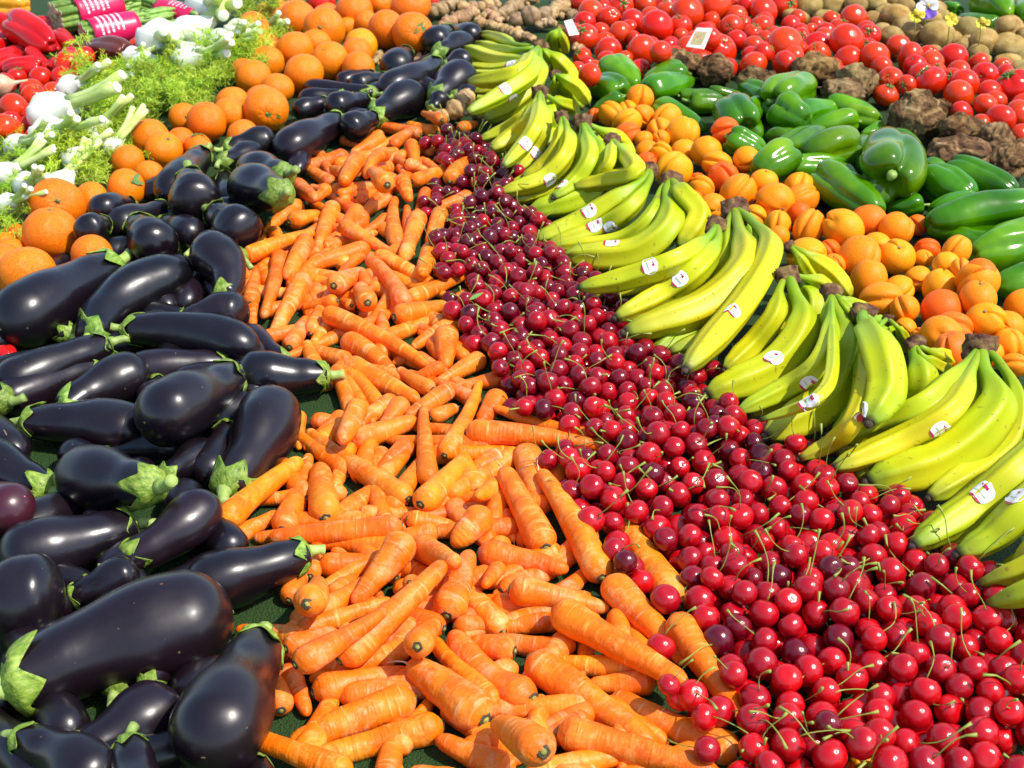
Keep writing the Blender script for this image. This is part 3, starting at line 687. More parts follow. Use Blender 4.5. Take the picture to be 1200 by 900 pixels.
# ---------------------------------------------------------------- round fruit
ORM = []
for i in range(3):
    sd = Vector((i * 9, 3, 5)); fl = [.93, .97, .88][i]
    ORM.append(mk_mesh('orange', *uvsphere(36, 22, lambda a, p: tuple(Vector((math.sin(a) * math.cos(p), math.sin(a) * math.sin(p), math.cos(a) * fl)) * (1 + .03 * noise.noise(Vector((math.sin(a) * math.cos(p), math.sin(a) * math.sin(p), math.cos(a))) * 1.6 + sd) - .10 * math.exp(-(a / .16) ** 2) + .012 * math.cos(9 * p) * math.exp(-(a / .45) ** 2)))), MT['orange']))
def star(n, r, ir, h, droop=0):
    V = [(0, 0, h)]; Fc = []
    for j in range(2 * n):
        a = PI * j / n; q = r * U(.8, 1.15) if j % 2 == 0 else ir; V.append((q * math.cos(a), q * math.sin(a), droop * (q / r) ** 2 + h * .3))
    for j in range(2 * n): Fc.append((0, 1 + j, 1 + (j + 1) % (2 * n)))
    o = len(V); V += [(x, y, z - .1 * r) for x, y, z in V[:o]]; Fc += [tuple(q + o for q in reversed(f)) for f in Fc[:2 * n]]
    for j in range(2 * n): a = 1 + j; b_ = 1 + (j + 1) % (2 * n); Fc.append((b_, a, a + o, b_ + o))
    return V, Fc
BTN = mk_mesh('stem_button', *merge([star(6, .13, .07, .03), tube([(0, 0, .0), (0, 0, .05)], .05, 8)]), MT['button'])
def leafmesh():
    V = []; n = 9
    for i in range(n):
        u = i / (n - 1); w = .16 * math.sin(PI * u ** .8) + .003
        V += [(u * .9, -w, .03 * math.sin(u * 3) + .02), (u * .9, 0, .03 * math.sin(u * 3)), (u * .9, w, .03 * math.sin(u * 3) + .02)]
    return V, grid_faces(n, 3, False)
LEAF = mk_mesh('leaf', *leafmesh(), MT['leaf'])
def ball_thing(name, me, P, R, rot, color, jitter=.05):
    s = R; M = Matrix.Translation(Vector(P)) @ rot @ Matrix.Diagonal((s * U(1 - jitter, 1 + jitter), s * U(1 - jitter, 1 + jitter), s * U(1 - jitter, 1 + jitter), 1))
    return mk_obj(name, me, None, M, color)
def toward(dx, dy, up):       # local +Z pointed to a chosen direction
    return Vector((dx, dy, up)).to_track_quat('Z', 'Y').to_matrix().to_4x4() @ Matrix.Rotation(U(0, 6), 4, 'Z')
OSTEM = {(380, 34): (-.1, -.9, .35), (484, 39): (.15, -.9, .3), (312, 128): (.2, -1, .1), (386, 71): (-.3, -.5, .9), (423, 53): (.3, -.7, .5), (192, 175): (.5, -.4, .9), (453, 34): (.7, -.6, .3), (60, 275): (.1, .1, 1)}
LEAFS = {(148, 220): 1, (232, 172): 1, (312, 128): 1, (420, 80): 1, (484, 39): 1}
def build_orange(px, py, r, low=False):
    P, R = place_ball(px, py, r); key = (px, py)
    rot = toward(*OSTEM[key]) if key in OSTEM else rnd_rot()
    yl = U(.82, 1.1); c = (1, yl if key != (423, 53) else 1.5, U(.6, 1.6))
    o = ball_thing('orange', random.choice(ORM), P, R, rot, c, .04)
    mk_obj('stem_button', BTN, o, Matrix.Translation((0, 0, .86)), (1, 1, 1))
    if key in LEAFS:
        for q in range(2): mk_obj('leaf', LEAF, o, Matrix.Translation((0, 0, .90)) @ Matrix.Rotation(U(0, 6), 4, 'Z') @ Matrix.Rotation(U(.1, .3), 4, 'Y') @ Matrix.Scale(U(.7, 1), 4), (1, 1, 1))
    x, y, _ = proj(P); thing(o, 'orange', ('large ' if R > .039 else 'small ' if R < .028 else '') + ('yellowish' if c[1] > 1.05 else 'deep' if c[1] < .9 else 'bright') + ' ripe orange' + (' with leaf' if key in LEAFS else ''), x, y, 'oranges heaped at upper left', ['low in the heap'] if low else [], r * 2)
APM = []
for i in range(4):
    el = [.90, 1.02, 1.13, .97][i]; dp = [.22, .15, .18, .26][i]
    def apf(a, p):
        d = (p + PI) % (2 * PI) - PI; cr = math.exp(-(d / .13) ** 2) * math.sin(a) ** .5 if 0 < a < PI else 0
        bul = .05 * math.exp(-((abs(d) - .45) / .3) ** 2) * math.sin(a) if 0 < a < PI else 0
        r = 1 - dp * cr + bul - .13 * math.exp(-(a / .25) ** 2); return (r * math.sin(a) * math.cos(p), r * .94 * math.sin(a) * math.sin(p), el * r * math.cos(a))
    APM.append(mk_mesh('apricot', *uvsphere(56, 24, apf), MT['apricot']))
def build_apricot(px, py, r, low=False, lone=None):
    P, R = place_ball(px, py, r, .03); q = random.random()
    c = (1, U(.78, 1.18), U(.7, 1.3)) if q < .75 else (1, U(.38, .62), U(.8, 2))
    rot = Vector((U(-.8, .8), U(-1, -.2), U(-.1, 1))).to_track_quat('X', 'Z').to_matrix().to_4x4() @ Matrix.Rotation(U(-1.5, 1.5), 4, 'X') if random.random() < .6 else rnd_rot()
    o = ball_thing('apricot', random.choice(APM), P, R, rot, c, .06)
    dv = mk_obj('stem_scar', SCAR, o, Matrix.Translation((0, 0, .85)))
    x, y, _ = proj(P)
    if lone: thing(o, 'apricot', lone, x, y, None, [], r * 2)
    else: thing(o, 'apricot', ('red blushed' if c[1] < .8 else 'golden' if c[1] > 1.0 else 'orange') + ' apricot', x, y, 'apricots heaped behind the bananas', ['low in the heap'] if low else [], r * 2)
SCAR = mk_mesh('stem_scar', *uvsphere(8, 4, lambda a, p: (.09 * math.sin(a) * math.cos(p), .09 * math.sin(a) * math.sin(p), .03 * math.cos(a))), MT['scar'])
TOMM = []
for i in range(4):
    fl = [.84, .9, .97, .80][i]; rb = [.035, .015, .01, .05][i]
    TOMM.append(mk_mesh('tomato', *uvsphere(40, 22, lambda a, p: tuple(Vector((math.sin(a) * math.cos(p), math.sin(a) * math.sin(p), fl * math.cos(a))) * (1 + rb * math.cos(5 * p + i) * (math.exp(-((a - .5) / .5) ** 2)) - .17 * math.exp(-(a / .26) ** 2) - .04 * math.exp(-((PI - a) / .2) ** 2)))), MT['tomato_skin']))
CALM = []
for i in range(3):
    n = 5 + i % 2; parts = []
    for j in range(n):
        a = 2 * PI * j / n + U(-.2, .2); l = U(.42, .66); up = U(.02, .22)
        pts = [(.03 * math.cos(a), .03 * math.sin(a), 0), (l * .5 * math.cos(a), l * .5 * math.sin(a), .03 + up * .4), (l * math.cos(a + .1), l * math.sin(a + .1), -.05 + up)]
        parts.append(tube(pts, [.055, .075, .012], 5))
    parts.append(tube([(0, 0, -.02), (.02, 0, .12), (.07, .02, .24)], [.06, .05, .06], 7)); CALM.append(mk_mesh('calyx', *merge(parts), MT['tomato_calyx']))
def build_tomato(px, py, r, low=False):
    P, R = place_ball(px, py, r, .09); q = random.random()
    rot = toward(U(-.6, .6), U(-1, .3), U(.1, 1)) if q < .42 else toward(U(-1, 1), U(0, 1), U(-1, .3))
    o = ball_thing('tomato', random.choice(TOMM), P, R, rot, (U(.9, 1.08), U(.5, 2.2), 1), .04)
    mk_obj('calyx', random.choice(CALM), o, Matrix.Translation((0, 0, .72)) @ Matrix.Rotation(U(0, 6), 4, 'Z'))
    x, y, _ = proj(P); left = x < 200
    thing(o, 'tomato', ('large ' if R > .034 else 'small ' if R < .022 else '') + ('ripe red tomato' + (', green calyx showing' if q < .42 else '')), x, y, 'tomatoes heaped at top left' if left else 'tomatoes heaped at top right', ['low in the heap'] if low else [], r * 2)
# ---------------------------------------------------------------- peppers
def build_pepper(p0, p1, w, kind, matn='pepper_skin', col=None, base='green pepper', group='green peppers behind the apricots', name='pepper', low=False):
    bell = kind == 'b'
    pf = (lambda t: interp(t, [(0, .75), (.25, 1), (.6, .95), (1, .6)])) if bell else (lambda t: interp(t, [(0, .7), (.2, 1), (.55, .85), (1, .35)]))
    w = w * (1.12 if matn == 'pepper_skin' else 1)
    P0, P1, R, C = place_long(p0, p1, w, pf, 0, 1.02 if bell else 1.7, .08, .72, .95, .8 if bell else .5, low)
    L = float(np.linalg.norm(P1 - P0)); lob = random.choice([3, 4, 4]) if bell else random.choice([2, 3, 3]); ph = U(0, 6)
    if bell: cv = [(.16, .0), (.10, .10), (.05, .24), (.01, .42), (.0, .60), (.04, .78), (.12, .92), (.24, 1.0), (.38, 1.0), (.52, .97), (.66, .90), (.78, .80), (.88, .66), (.95, .50), (.99, .34), (.985, .18), (.95, .0)]
    else: cv = [(.07, .0), (.05, .12), (.02, .28), (.0, .46), (.01, .64), (.05, .82), (.12, .95), (.22, 1.0), (.34, .99), (.46, .93), (.58, .84), (.70, .72), (.80, .59), (.88, .46), (.94, .33), (.98, .19), (1.0, .0)]
    sd = Vector((U(0, 99), U(0, 99), 3)); V = []; ns = 44; bend = 0 if bell else U(-.09, .09); amp = U(.2, .28) if bell else U(.10, .19)
    # resample the outline
    m = 44; xs = []; rs = []
    arr = np.array(cv); s = np.concatenate([[0], np.cumsum(np.hypot(*(np.diff(arr, axis=0).T * np.array([[1.6], [1]]))))]); s /= s[-1]
    for i in range(m):
        u = i / (m - 1); xs.append(np.interp(u, s, arr[:, 0])); rs.append(np.interp(u, s, arr[:, 1]))
    for i in range(m):
        for j in range(ns):
            th = 2 * PI * j / ns; lb = abs(math.cos(lob * (th + ph) / 2 + .25 * math.sin(3 * xs[i] + ph))) ** .5
            fall = 1 if xs[i] > .3 or not bell else 1
            g = 1 - amp * (1 - lb) * 1.5 * min(1, rs[i] * 2) * (1.15 - .75 * xs[i])
            x = xs[i] * L; 
            if bell:
                if xs[i] < .3: x += (-.07 * lb + .05) * L * math.sin(PI * min(1, rs[i])) 
                if xs[i] > .75: x += (.05 * lb - .04) * L * min(1, rs[i] * 1.5)
            r = rs[i] * R * g * (1 + .15 * noise.noise(sd + Vector((xs[i] * 2.4, math.cos(th) * 1.2, math.sin(th) * 1.2))))
            t = x / L; V.append((x, r * math.cos(th) + bend * L * 4 * t * (1 - t), r * math.sin(th)))
    Fc = grid_faces(m, ns)
    g = U(.75, 1.25); c = col or (g * U(.8, 1.25), g, g)
    M = frame(P0, P1, (0, 0, 1), U(0, 6) if bell else U(-.4, .4)); o = mk_obj(name, mk_mesh(name, V, Fc, MT[matn]), None, M, c)
    x0 = (.155 if bell else .065) * L; sl = R * U(.45, .8); b1, b2 = U(-.5, .5), U(-.5, .5); rr = R * .11
    parts = [tube([(x0 - sl * q, b1 * sl * q * q, b2 * sl * q * q) for q in (-.05, .2, .45, .7, 1)], [rr * 1.3, rr, rr * .95, rr, rr * 1.3], 9)]
    sv = xform(star(5, R * .30, R * .20, R * .05, R * .02), Matrix.Translation((x0 + (.0), 0, 0)) @ Matrix.Rotation(-PI / 2, 4, 'Y')); parts.append(sv)
    gs = U(.85, 1.3); mk_obj('stem', mk_mesh('stem', *merge(parts), MT['pepper_stem']), o, None, (gs, gs, gs))
    cx, cy, _ = proj((P0 + P1) / 2); pl = math.hypot(p1[0] - p0[0], p1[1] - p0[1])
    thing(o, 'pepper', ('big ' if R > .036 else 'small ' if R < .02 else '') + ('bell-shaped ' if bell else 'long ') + base, cx, cy, group, ['stalk to the ' + dir_words(p1, p0)], w)
# ---------------------------------------------------------------- lumpy roots, potatoes, ginger
def lump(nu, nv, rx, ry, rz, sd, a1, f1, a2, f2, ridge=0):
    def f(a, p):
        v = Vector((math.sin(a) * math.cos(p), math.sin(a) * math.sin(p), math.cos(a)))
        s = 1 + a1 * noise.noise(v * f1 + sd) + a2 * noise.noise(v * f2 + sd * 2)
        if ridge: s -= ridge * abs(noise.noise(v * 2.6 + sd * 3))
        if ridge: s += ridge * .22 * noise.turbulence(v * 2.4 + sd, 2, True)
        return (v.x * rx * s, v.y * ry * s, v.z * rz * s)
    return uvsphere(nu, nv, f)
def build_root(px, py, rx, ry, low=False):
    P, R = place_ball(px, py, rx * .95, .06, .75, .8); sq = min(1.0, ry / rx * 1.1)
    sd = Vector((U(0, 99), U(0, 99), U(0, 99)))
    o = mk_obj('celeriac', mk_mesh('celeriac', *lump(72, 44, R * 1.05, R * 1.0, R * sq, sd, .24, 1.6, .10, 5, .15), MT['root']), None, Matrix.Translation(Vector(P)) @ Matrix.Rotation(U(0, 6), 4, 'Z'), tint(U(.7, 1.15), .08))
    for q in range(random.choice([2, 3, 4])):
        a = U(0, 6); el = U(-.3, .6); d = Vector((math.cos(a), math.sin(a), el)).normalized(); pts = [d * R * .8 * Vector((1, 1, 1)).x + Vector((U(-.2, .2), U(-.2, .2), U(-.2, .1))) * R * q_ for q_ in (0, .4, .8, 1.1)]
        pts = [Vector((p.x, p.y, p.z * sq)) + d * R * .35 * i / 3 for i, p in enumerate(pts)]
        mk_obj('rootlet', mk_mesh('rootlet', *tube(pts, [R * .10, R * .07, R * .05, R * .02], 6), MT['root']), o, None, (.8, .8, .8))
    x, y, _ = proj(P); thing(o, 'celeriac root', ('big ' if R > .044 else 'small ' if R < .026 else '') + 'knobbly brown celeriac root', x, y, 'celeriac roots between peppers and tomatoes', [], rx * 2)
def build_potato(px, py, rx, ry, low=False):
    r = max(rx, ry); P, R = place_ball(px, py, min(rx, ry) * 1.02, .08); k = r / min(rx, ry); sd = Vector((U(0, 99), U(0, 99), U(0, 99)))
    hor = rx >= ry; dims = (R * k, R * 1.1, R) if hor else (R, R * 1.1, R * k)
    o = mk_obj('potato', mk_mesh('potato', *lump(30, 20, *dims, sd, .13, 1.3, .03, 4), MT['potato_skin']), None, Matrix.Translation(Vector(P)) @ Matrix.Rotation(U(-.3, .3), 4, 'Z') @ Matrix.Rotation(U(-.2, .2), 4, 'Y'), tint(U(.82, 1.12), .05))
    x, y, _ = proj(P); thing(o, 'potato', ('large ' if R * k > .032 else 'small ' if R * k < .022 else '') + ('long' if k > 1.25 else 'round') + ' brown potato', x, y, 'potatoes heaped in the top right corner', ['low in the heap'] if low else [], r * 2)
def build_ginger(i, s):
    p0, p1, w = s[:2], s[2:4], s[4]; P0, P1, R, C = place_long(p0, p1, w, lambda t: 1, 0, 1.4, .06, .7, .95, .95)
    L = float(np.linalg.norm(P1 - P0)); parts = []; n = max(2, int(L / (R * 1.1)))
    for q in range(n + 1):
        t = q / n; c = Vector((t * L, U(-.3, .3) * R, U(-.15, .25) * R)); sd = Vector((U(0, 99), U(0, 99), 1)); k = U(.75, 1.1)
        parts.append(xform(lump(26, 16, R * U(.8, 1.15), R * k, R * k * .95, sd, .22, 1.6, .08, 5), Matrix.Translation(c) @ Matrix.Rotation(U(-.5, .5), 4, 'Z')))
        if random.random() < .75:
            a = U(-2.4, .9); d = Vector((U(-.3, .3), math.cos(a), math.sin(a))); 
            parts.append(xform(lump(20, 14, R * .62, R * .5, R * .5, sd + Vector((3, 3, 3)), .2, 1.6, .08, 5), Matrix.Translation(c + d * R * 1.05) @ Matrix.Rotation(a, 4, 'X') @ Matrix.Rotation(PI / 2, 4, 'Z')))
    o = mk_obj('ginger_root', mk_mesh('ginger_root', *merge(parts), MT['ginger']), None, frame(P0, P1), tint(U(.8, 1.15), .08))
    if i in (3, 7, 12):
        V, Fc = uvsphere(14, 5, lambda a, p: (.62 * R * math.sin(a) * math.cos(p), .45 * R * math.sin(a) * math.sin(p), .06 * R * math.cos(a)))
        mk_obj('cut_end', mk_mesh('cut_end', V, Fc, MT['pale_cut']), o, Matrix.Translation((L * .5, 0, R * 1.02)) @ Matrix.Rotation(U(-.3, .3), 4, 'X'))
    cx, cy, _ = proj((P0 + P1) / 2); thing(o, 'ginger', ('thick ' if R > .03 else 'small ' if R < .016 else '') + 'knobbly tan ginger root' + (' with pale cut end' if i in (3, 7, 12) else ''), cx, cy, 'ginger roots heaped at the top', [], w)
# ---------------------------------------------------------------- assemble: far to near, so that nearer things come to rest on farther ones
jobs = []
for k, s in enumerate(AUB): jobs.append((max(s[1], s[3]) + s[4] * .2, build_aub, (k, s)))
for s in CAR: jobs.append((max(s[1], s[3]), build_carrot, (s,)))
for s in ORA: jobs.append((s[1] + s[2] * .5, build_orange, s))
for s in APR: jobs.append((s[1] + s[2] * .5, build_apricot, s))
for s in TOM: jobs.append((s[1] + s[2] * .5, build_tomato, s))
for s in PEP: jobs.append((max(s[1], s[3]), build_pepper, (s[:2], s[2:4], s[4], s[5], 'pepper_skin', None, 'green pepper', 'green peppers in the top right corner' if s[1] < 60 and s[0] > 1090 else 'green peppers behind the apricots')))
for s in ROOT: jobs.append((s[1] + s[3] * .5, build_root, s))
for s in POT: jobs.append((s[1] + s[3] * .5, build_potato, s))
for i, s in enumerate(GIN): jobs.append((max(s[1], s[3]), build_ginger, (i, s)))
RC = {'r': ((1, 1, 1), 'red pepper'), 'm': ((.8, 2, 9), 'magenta red pepper'), 'n': ((.22, 3.5, 2), 'dark brown pepper'), 'o': ((1.6, 40, 2), 'orange yellow pepper'), 'y': ((1.5, 75, 4), 'yellow pepper')}
for s in RPE: jobs.append((max(s[1], s[3]), build_pepper, (s[:2], s[2:4], s[4], s[5], 'red_pepper_skin', RC[s[6]][0], RC[s[6]][1], 'red and yellow peppers at top left')))
for k, s in enumerate(BAN): jobs.append((s[0][1] + 8, build_bunch, (k, s)))
jobs.append((892, build_apricot, (1010, 893, 16, False, 'single orange apricot lying among the cherries at the bottom edge')))
jobs.sort(key=lambda j: j[0])
for _, fn, args in jobs: fn(*args)
for s in STK: build_sticker(*s)
# things low in the heaps, where they fit between what already lies there
def try_ball(x, y, r, tol=.82):
    R = r / (1.154 * (y + 493)); P, t = unproj(x, y, R); return hit([P], [R], tol) is None
def fill_round(poly, n, r0, r1, fn):
    xs = [p[0] for p in poly]; ys = [p[1] for p in poly]; c = 0
    for _ in range(n * 30):
        x, y = U(min(xs), max(xs)), U(min(ys), max(ys)); r = U(r0, r1) * (y + 493) / 593
        if inpoly(x, y, poly) and try_ball(x, y, r): fn(x, y, r, True); c += 1
        if c >= n: break
fill_round([(664, -10), (940, -10), (1000, 20), (1060, 60), (1205, 95), (1205, 170), (1100, 125), (1040, 125), (1020, 95), (900, 85), (690, 95), (675, 60)], 60, 13, 17, build_tomato)
fill_round([(-5, 85), (60, 75), (90, 85), (45, 165), (-5, 175)], 10, 12, 15, build_tomato)
fill_round([(935, -10), (1100, -10), (1140, 25), (1205, 30), (1205, 90), (1120, 50), (1050, 30), (1000, 6)], 22, 11, 14, build_potato_fill := (lambda x, y, r, low: build_potato(x, y, r * 1.15, r * .9, low)))
fill_round([(300, 20), (500, -10), (470, 20), (420, 45), (340, 85), (310, 130), (250, 170), (190, 215), (130, 260), (60, 330), (-10, 345), (-10, 285), (110, 225), (250, 100)], 26, 17, 21, build_orange)
fill_round([(695, 125), (760, 105), (790, 150), (860, 150), (880, 200), (940, 210), (960, 255), (1060, 265), (1100, 290), (1200, 350), (1205, 440), (1130, 400), (1060, 390), (960, 320), (860, 250), (760, 200)], 46, 14, 18, build_apricot)
CPOLY = [(400, 165), (440, 145), (510, 150), (520, 185), (505, 215), (500, 300), (535, 340), (550, 420), (590, 450), (630, 510), (690, 600), (760, 720), (800, 810), (850, 920), (300, 920), (330, 880), (310, 780), (290, 720), (370, 640), (240, 635), (330, 500), (390, 440), (296, 410), (276, 300), (330, 220), (335, 190)]
def fill_long(poly, n, wpx, ratio, fn, tol, green=()):
    xs = [p[0] for p in poly]; ys = [p[1] for p in poly]; c = 0
    for _ in range(n * 25):
        x, y = U(min(xs), max(xs)), U(min(ys), max(ys))
        if not inpoly(x, y, poly) or any(math.hypot(x - g[0], y - g[1]) < g[2] for g in green): continue
        w = wpx * (y + 493) / 1000 * U(.85, 1.1); a = U(0, 2 * PI); l = w * ratio / 2 * U(.8, 1.1)
        p0 = (x + l * math.cos(a), y + .52 * l * math.sin(a)); p1 = (x - l * math.cos(a), y - .52 * l * math.sin(a))
        if not inpoly(*p1, poly) or not inpoly(*p0, poly): continue
        R = w / 2 / (1.154 * (y + 493)); A, _ = unproj(*p0, R); B, _ = unproj(*p1, R)
        if hit([A + (B - A) * t for t in (.1, .3, .5, .7, .9)], [R * .8] * 5, tol) is None: fn(p0, p1, w); c += 1
        if c >= n: break
GREEN = [(290, 722, 30), (352, 424, 14), (318, 388, 12), (405, 592, 12), (325, 862, 34), (385, 792, 20)]
fill_long(CPOLY, 150, 27, 4.6, lambda a, b_, w: build_carrot((*a, *b_, w), True), .37, GREEN)
APOLY = [(-60, 380), (120, 290), (240, 200), (330, 160), (420, 90), (530, 50), (545, 110), (430, 150), (330, 220), (290, 300), (300, 400), (380, 440), (330, 560), (250, 620), (330, 680), (280, 800), (280, 920), (-60, 920)]
fill_long(APOLY, 64, 48, 2.9, lambda a, b_, w: build_aub(-1, (*a, *b_, w, U(-.05, .05)), False), .34)
fill_long([(-40, 30), (20, 15), (90, 35), (130, 70), (95, 78), (45, 85), (-40, 92)], 10, 52, 1.9, lambda a, b_, w: build_pepper(a, b_, w, random.choice('bl'), 'red_pepper_skin', (1, 1, 1), 'red pepper low in the heap', 'red and yellow peppers at top left', low=True), .5)
fill_long([(700, 95), (760, 85), (900, 95), (1035, 115), (1050, 160), (1200, 220), (1200, 340), (1120, 285), (1060, 240), (960, 215), (850, 165), (700, 130)], 30, 50, 1.9, lambda a, b_, w: build_pepper(a, b_, w, random.choice('bbl'), base='green pepper low in the heap', low=True), .42)
# ---------------------------------------------------------------- cherries
RC0 = .0117
def cherry_me(sd, name='cherry', m='cherry_skin', nu=26, nv=18):
    fl = .93 + .05 * math.sin(sd)
    def f(a, p):
        v = Vector((math.sin(a) * math.cos(p), math.sin(a) * math.sin(p), math.cos(a)))
        s = 1 - .15 * math.exp(-(a / .42) ** 2) + .075 * math.cos(p - sd) * math.sin(a) - .05 * math.exp(-(((p + PI - sd) % (2 * PI) - PI) / .25) ** 2) * max(0, math.sin(a)) * .5
        return (v.x * s, v.y * s * .97, v.z * s * fl)
    return uvsphere(nu, nv, f)
CHM = [mk_mesh('cherry', *cherry_me(i * 1.3), MT['cherry_skin']) for i in range(4)]
def stem_geo(k, ns=6, seg=7):
    r_ = random.Random(k * 17 + 3); l = r_.uniform(2.2, 3.9); b1 = r_.uniform(-1.7, 1.7); b2 = r_.uniform(-.9, .9); pts = []; rad = []
    for i in range(seg):
        q = i / (seg - 1); pts.append((b1 * q * q + .15 * math.sin(5 * q + k), b2 * q * q * q, .72 + l * q * (1 - .16 * abs(b1) * q))); rad.append(.040 if 0 < i < seg - 2 else .062)
    rad[-1] = .12; rad[-2] = .065; return tube(pts, rad, ns)
STM = [mk_mesh('stem', *stem_geo(k), MT['cherry_stem']) for k in range(10)]
cells = []
x0, x1 = -.15, .55
poly3 = [tuple(unproj(x, y, .02)[0][:2]) for x, y in CHP]
ymin = min(p[1] for p in poly3); ymax = max(p[1] for p in poly3); xmin = min(p[0] for p in poly3); xmax = max(p[0] for p in poly3)
NC0 = NSP; cher = []
ZB = np.full((450, 600), 1e9); ID = np.full((450, 600), -1)
def splat(P, R, k):
    x, y, z = proj(P); r = R * F / z / 2; x /= 2; y /= 2
    a, b_ = int(max(0, x - r)), int(min(599, x + r) + 1); c, d = int(max(0, y - r)), int(min(449, y + r) + 1)
    if a >= b_ or c >= d: return
    yy, xx = np.mgrid[c:d, a:b_]; q = 1 - ((xx - x) ** 2 + (yy - y) ** 2) / (r * r); m = q > 0
    zz = np.where(m, z - R * np.sqrt(np.maximum(q, 0)), 1e9); w = zz < ZB[c:d, a:b_]; ZB[c:d, a:b_][w] = zz[w]; ID[c:d, a:b_][w] = k
for i in range(NC0): splat(SP[i, :3], SP[i, 3], -2)
# cherries are dropped one by one and roll to the lowest spot near where they land
CA = np.zeros((6000, 4)); nca = 0; SOL = SP[:NC0]
bx0, bx1, by0, by1 = xmin - .05, xmax + .05, ymin - .05, ymax + .05
SOL = SOL[(SOL[:, 2] - SOL[:, 3] < .026) & (SOL[:, 0] > bx0) & (SOL[:, 0] < bx1) & (SOL[:, 1] > by0) & (SOL[:, 1] < by1)]
def rest(x, y, R, A):
    z = R
    if len(A):
        d2 = (A[:, 0] - x) ** 2 + (A[:, 1] - y) ** 2; rr = (A[:, 3] + R) * .93; m = d2 < rr * rr
        if m.any(): z = max(z, float((A[m, 2] + np.sqrt(rr[m] ** 2 - d2[m])).max()))
    return z
for tr in range(7000):
    x, y = U(xmin, xmax), U(ymin, ymax)
    if not inpoly(x, y, poly3): continue
    R = RC0 * U(.90, 1.12) * (1 - .14 * min(1, max(0, (y - .85) / .9)))
    A = np.vstack([CA[:nca], SOL]); A = A[(abs(A[:, 0] - x) < .075) & (abs(A[:, 1] - y) < .075)]
    z = rest(x, y, R, A)
    for it in range(5):
        best = (z, x, y)
        for k in range(7):
            an = U(0, 6.28); q = R * (.7 if it < 3 else .3); xx, yy = x + q * math.cos(an), y + q * math.sin(an); zz = rest(xx, yy, R, A)
            if zz < best[0]: best = (zz, xx, yy)
        z, x, y = best
    if z > .036 + .012 * noise.noise(Vector((x * 12, y * 12, 3))): continue
    P = np.array([x, y, z]); qx, qy, dep = proj(P)
    if not inpoly(qx, qy, CHP): continue
    ix, iy = int(qx / 2), int(qy / 2)
    rp = .6 * R * F / dep / 2; blocked = 0
    for ox, oy in ((0, 0), (rp, 0), (-rp, 0), (0, rp), (0, -rp)):
        jx, jy = int(qx / 2 + ox), int(qy / 2 + oy)
        if 0 <= jx < 600 and 0 <= jy < 450 and dep - R < ZB[jy, jx] < dep + .06: blocked += 1
    if blocked >= 2 and random.random() > .03: continue
    CA[nca] = (x, y, z, R); nca += 1; cher.append((P, R, 1 if z > R * 1.3 else 0))
for px, py, r in CHX:
    P, R = place_ball(px, py, r, .11, .9); cher.append((P, R, 9))
# which are in view, and how large
for i, (P, R, l) in enumerate(cher): splat(P, R, i)
cnt = np.bincount(ID[ID >= 0].ravel(), minlength=len(cher))
order = np.argsort(-cnt)
solo = set(int(i) for i in order[:300] if cnt[i] > 0) | set(range(len(cher) - len(CHX), len(cher)))
HV, HF, HT, SV, SF = [], [], [], [], []
sm = cherry_me(1.0, nu=16, nv=10)
smv = np.array(sm[0])
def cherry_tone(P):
    k = min(1, max(0, (P[1] - .85) / .9)) ; q = random.random()     # tone gets darker towards the far part of the heap
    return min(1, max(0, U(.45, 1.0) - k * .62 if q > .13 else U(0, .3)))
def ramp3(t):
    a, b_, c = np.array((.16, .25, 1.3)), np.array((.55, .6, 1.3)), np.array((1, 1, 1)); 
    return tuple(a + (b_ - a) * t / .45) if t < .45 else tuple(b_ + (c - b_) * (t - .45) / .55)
NCH = 0
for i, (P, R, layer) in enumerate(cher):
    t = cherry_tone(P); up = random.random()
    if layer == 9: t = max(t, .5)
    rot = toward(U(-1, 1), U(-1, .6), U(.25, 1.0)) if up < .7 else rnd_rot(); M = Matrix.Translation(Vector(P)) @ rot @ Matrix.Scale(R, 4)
    k = random.randrange(10); has = random.random() < (.7 if layer else .3)
    if i in solo:
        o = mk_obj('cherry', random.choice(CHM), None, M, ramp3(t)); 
        if has or layer == 9: mk_obj('stem', STM[k], o, Matrix.Translation((0, 0, .02)))
        x, y, _ = proj(P); tone = 'dark purple' if t < .25 else 'deep red' if t < .6 else 'bright red'
        zd = M.to_3x3() @ Vector((0, 0, 1)); tip = Vector(P) + zd * R * 2; tx, ty, _ = proj(tip)
        bits = (['stem to the ' + dir_words((x, y), (tx, ty))] if (has or layer == 9) else ['no stem'])
        base = tone + ' cherry'; gp = 'cherries heaped between carrots and bananas'
        if layer == 9:
            d = 'resting on the bananas' if y < 500 else 'lying on the carrots'; bits = [d]
        thing(o, 'cherry', base, x, y, gp, bits, R * 3000)
    else:
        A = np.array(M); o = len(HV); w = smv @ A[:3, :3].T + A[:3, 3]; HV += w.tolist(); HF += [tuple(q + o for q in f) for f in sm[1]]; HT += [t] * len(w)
        if has:
            v, f = stem_geo(k, 4, 5); o = len(SV); v = np.array(v) @ A[:3, :3].T + A[:3, 3]; SV += v.tolist(); SF += [tuple(q + o for q in g) for g in f]
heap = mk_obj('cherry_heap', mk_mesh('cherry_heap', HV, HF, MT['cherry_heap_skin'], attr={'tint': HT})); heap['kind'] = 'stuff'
heap['category'] = 'cherries'; heap['label'] = 'heap of small dark red cherries running back between the carrots and the bananas'
mk_obj('stems', mk_mesh('stems', SV, SF, MT['cherry_stem']), heap)
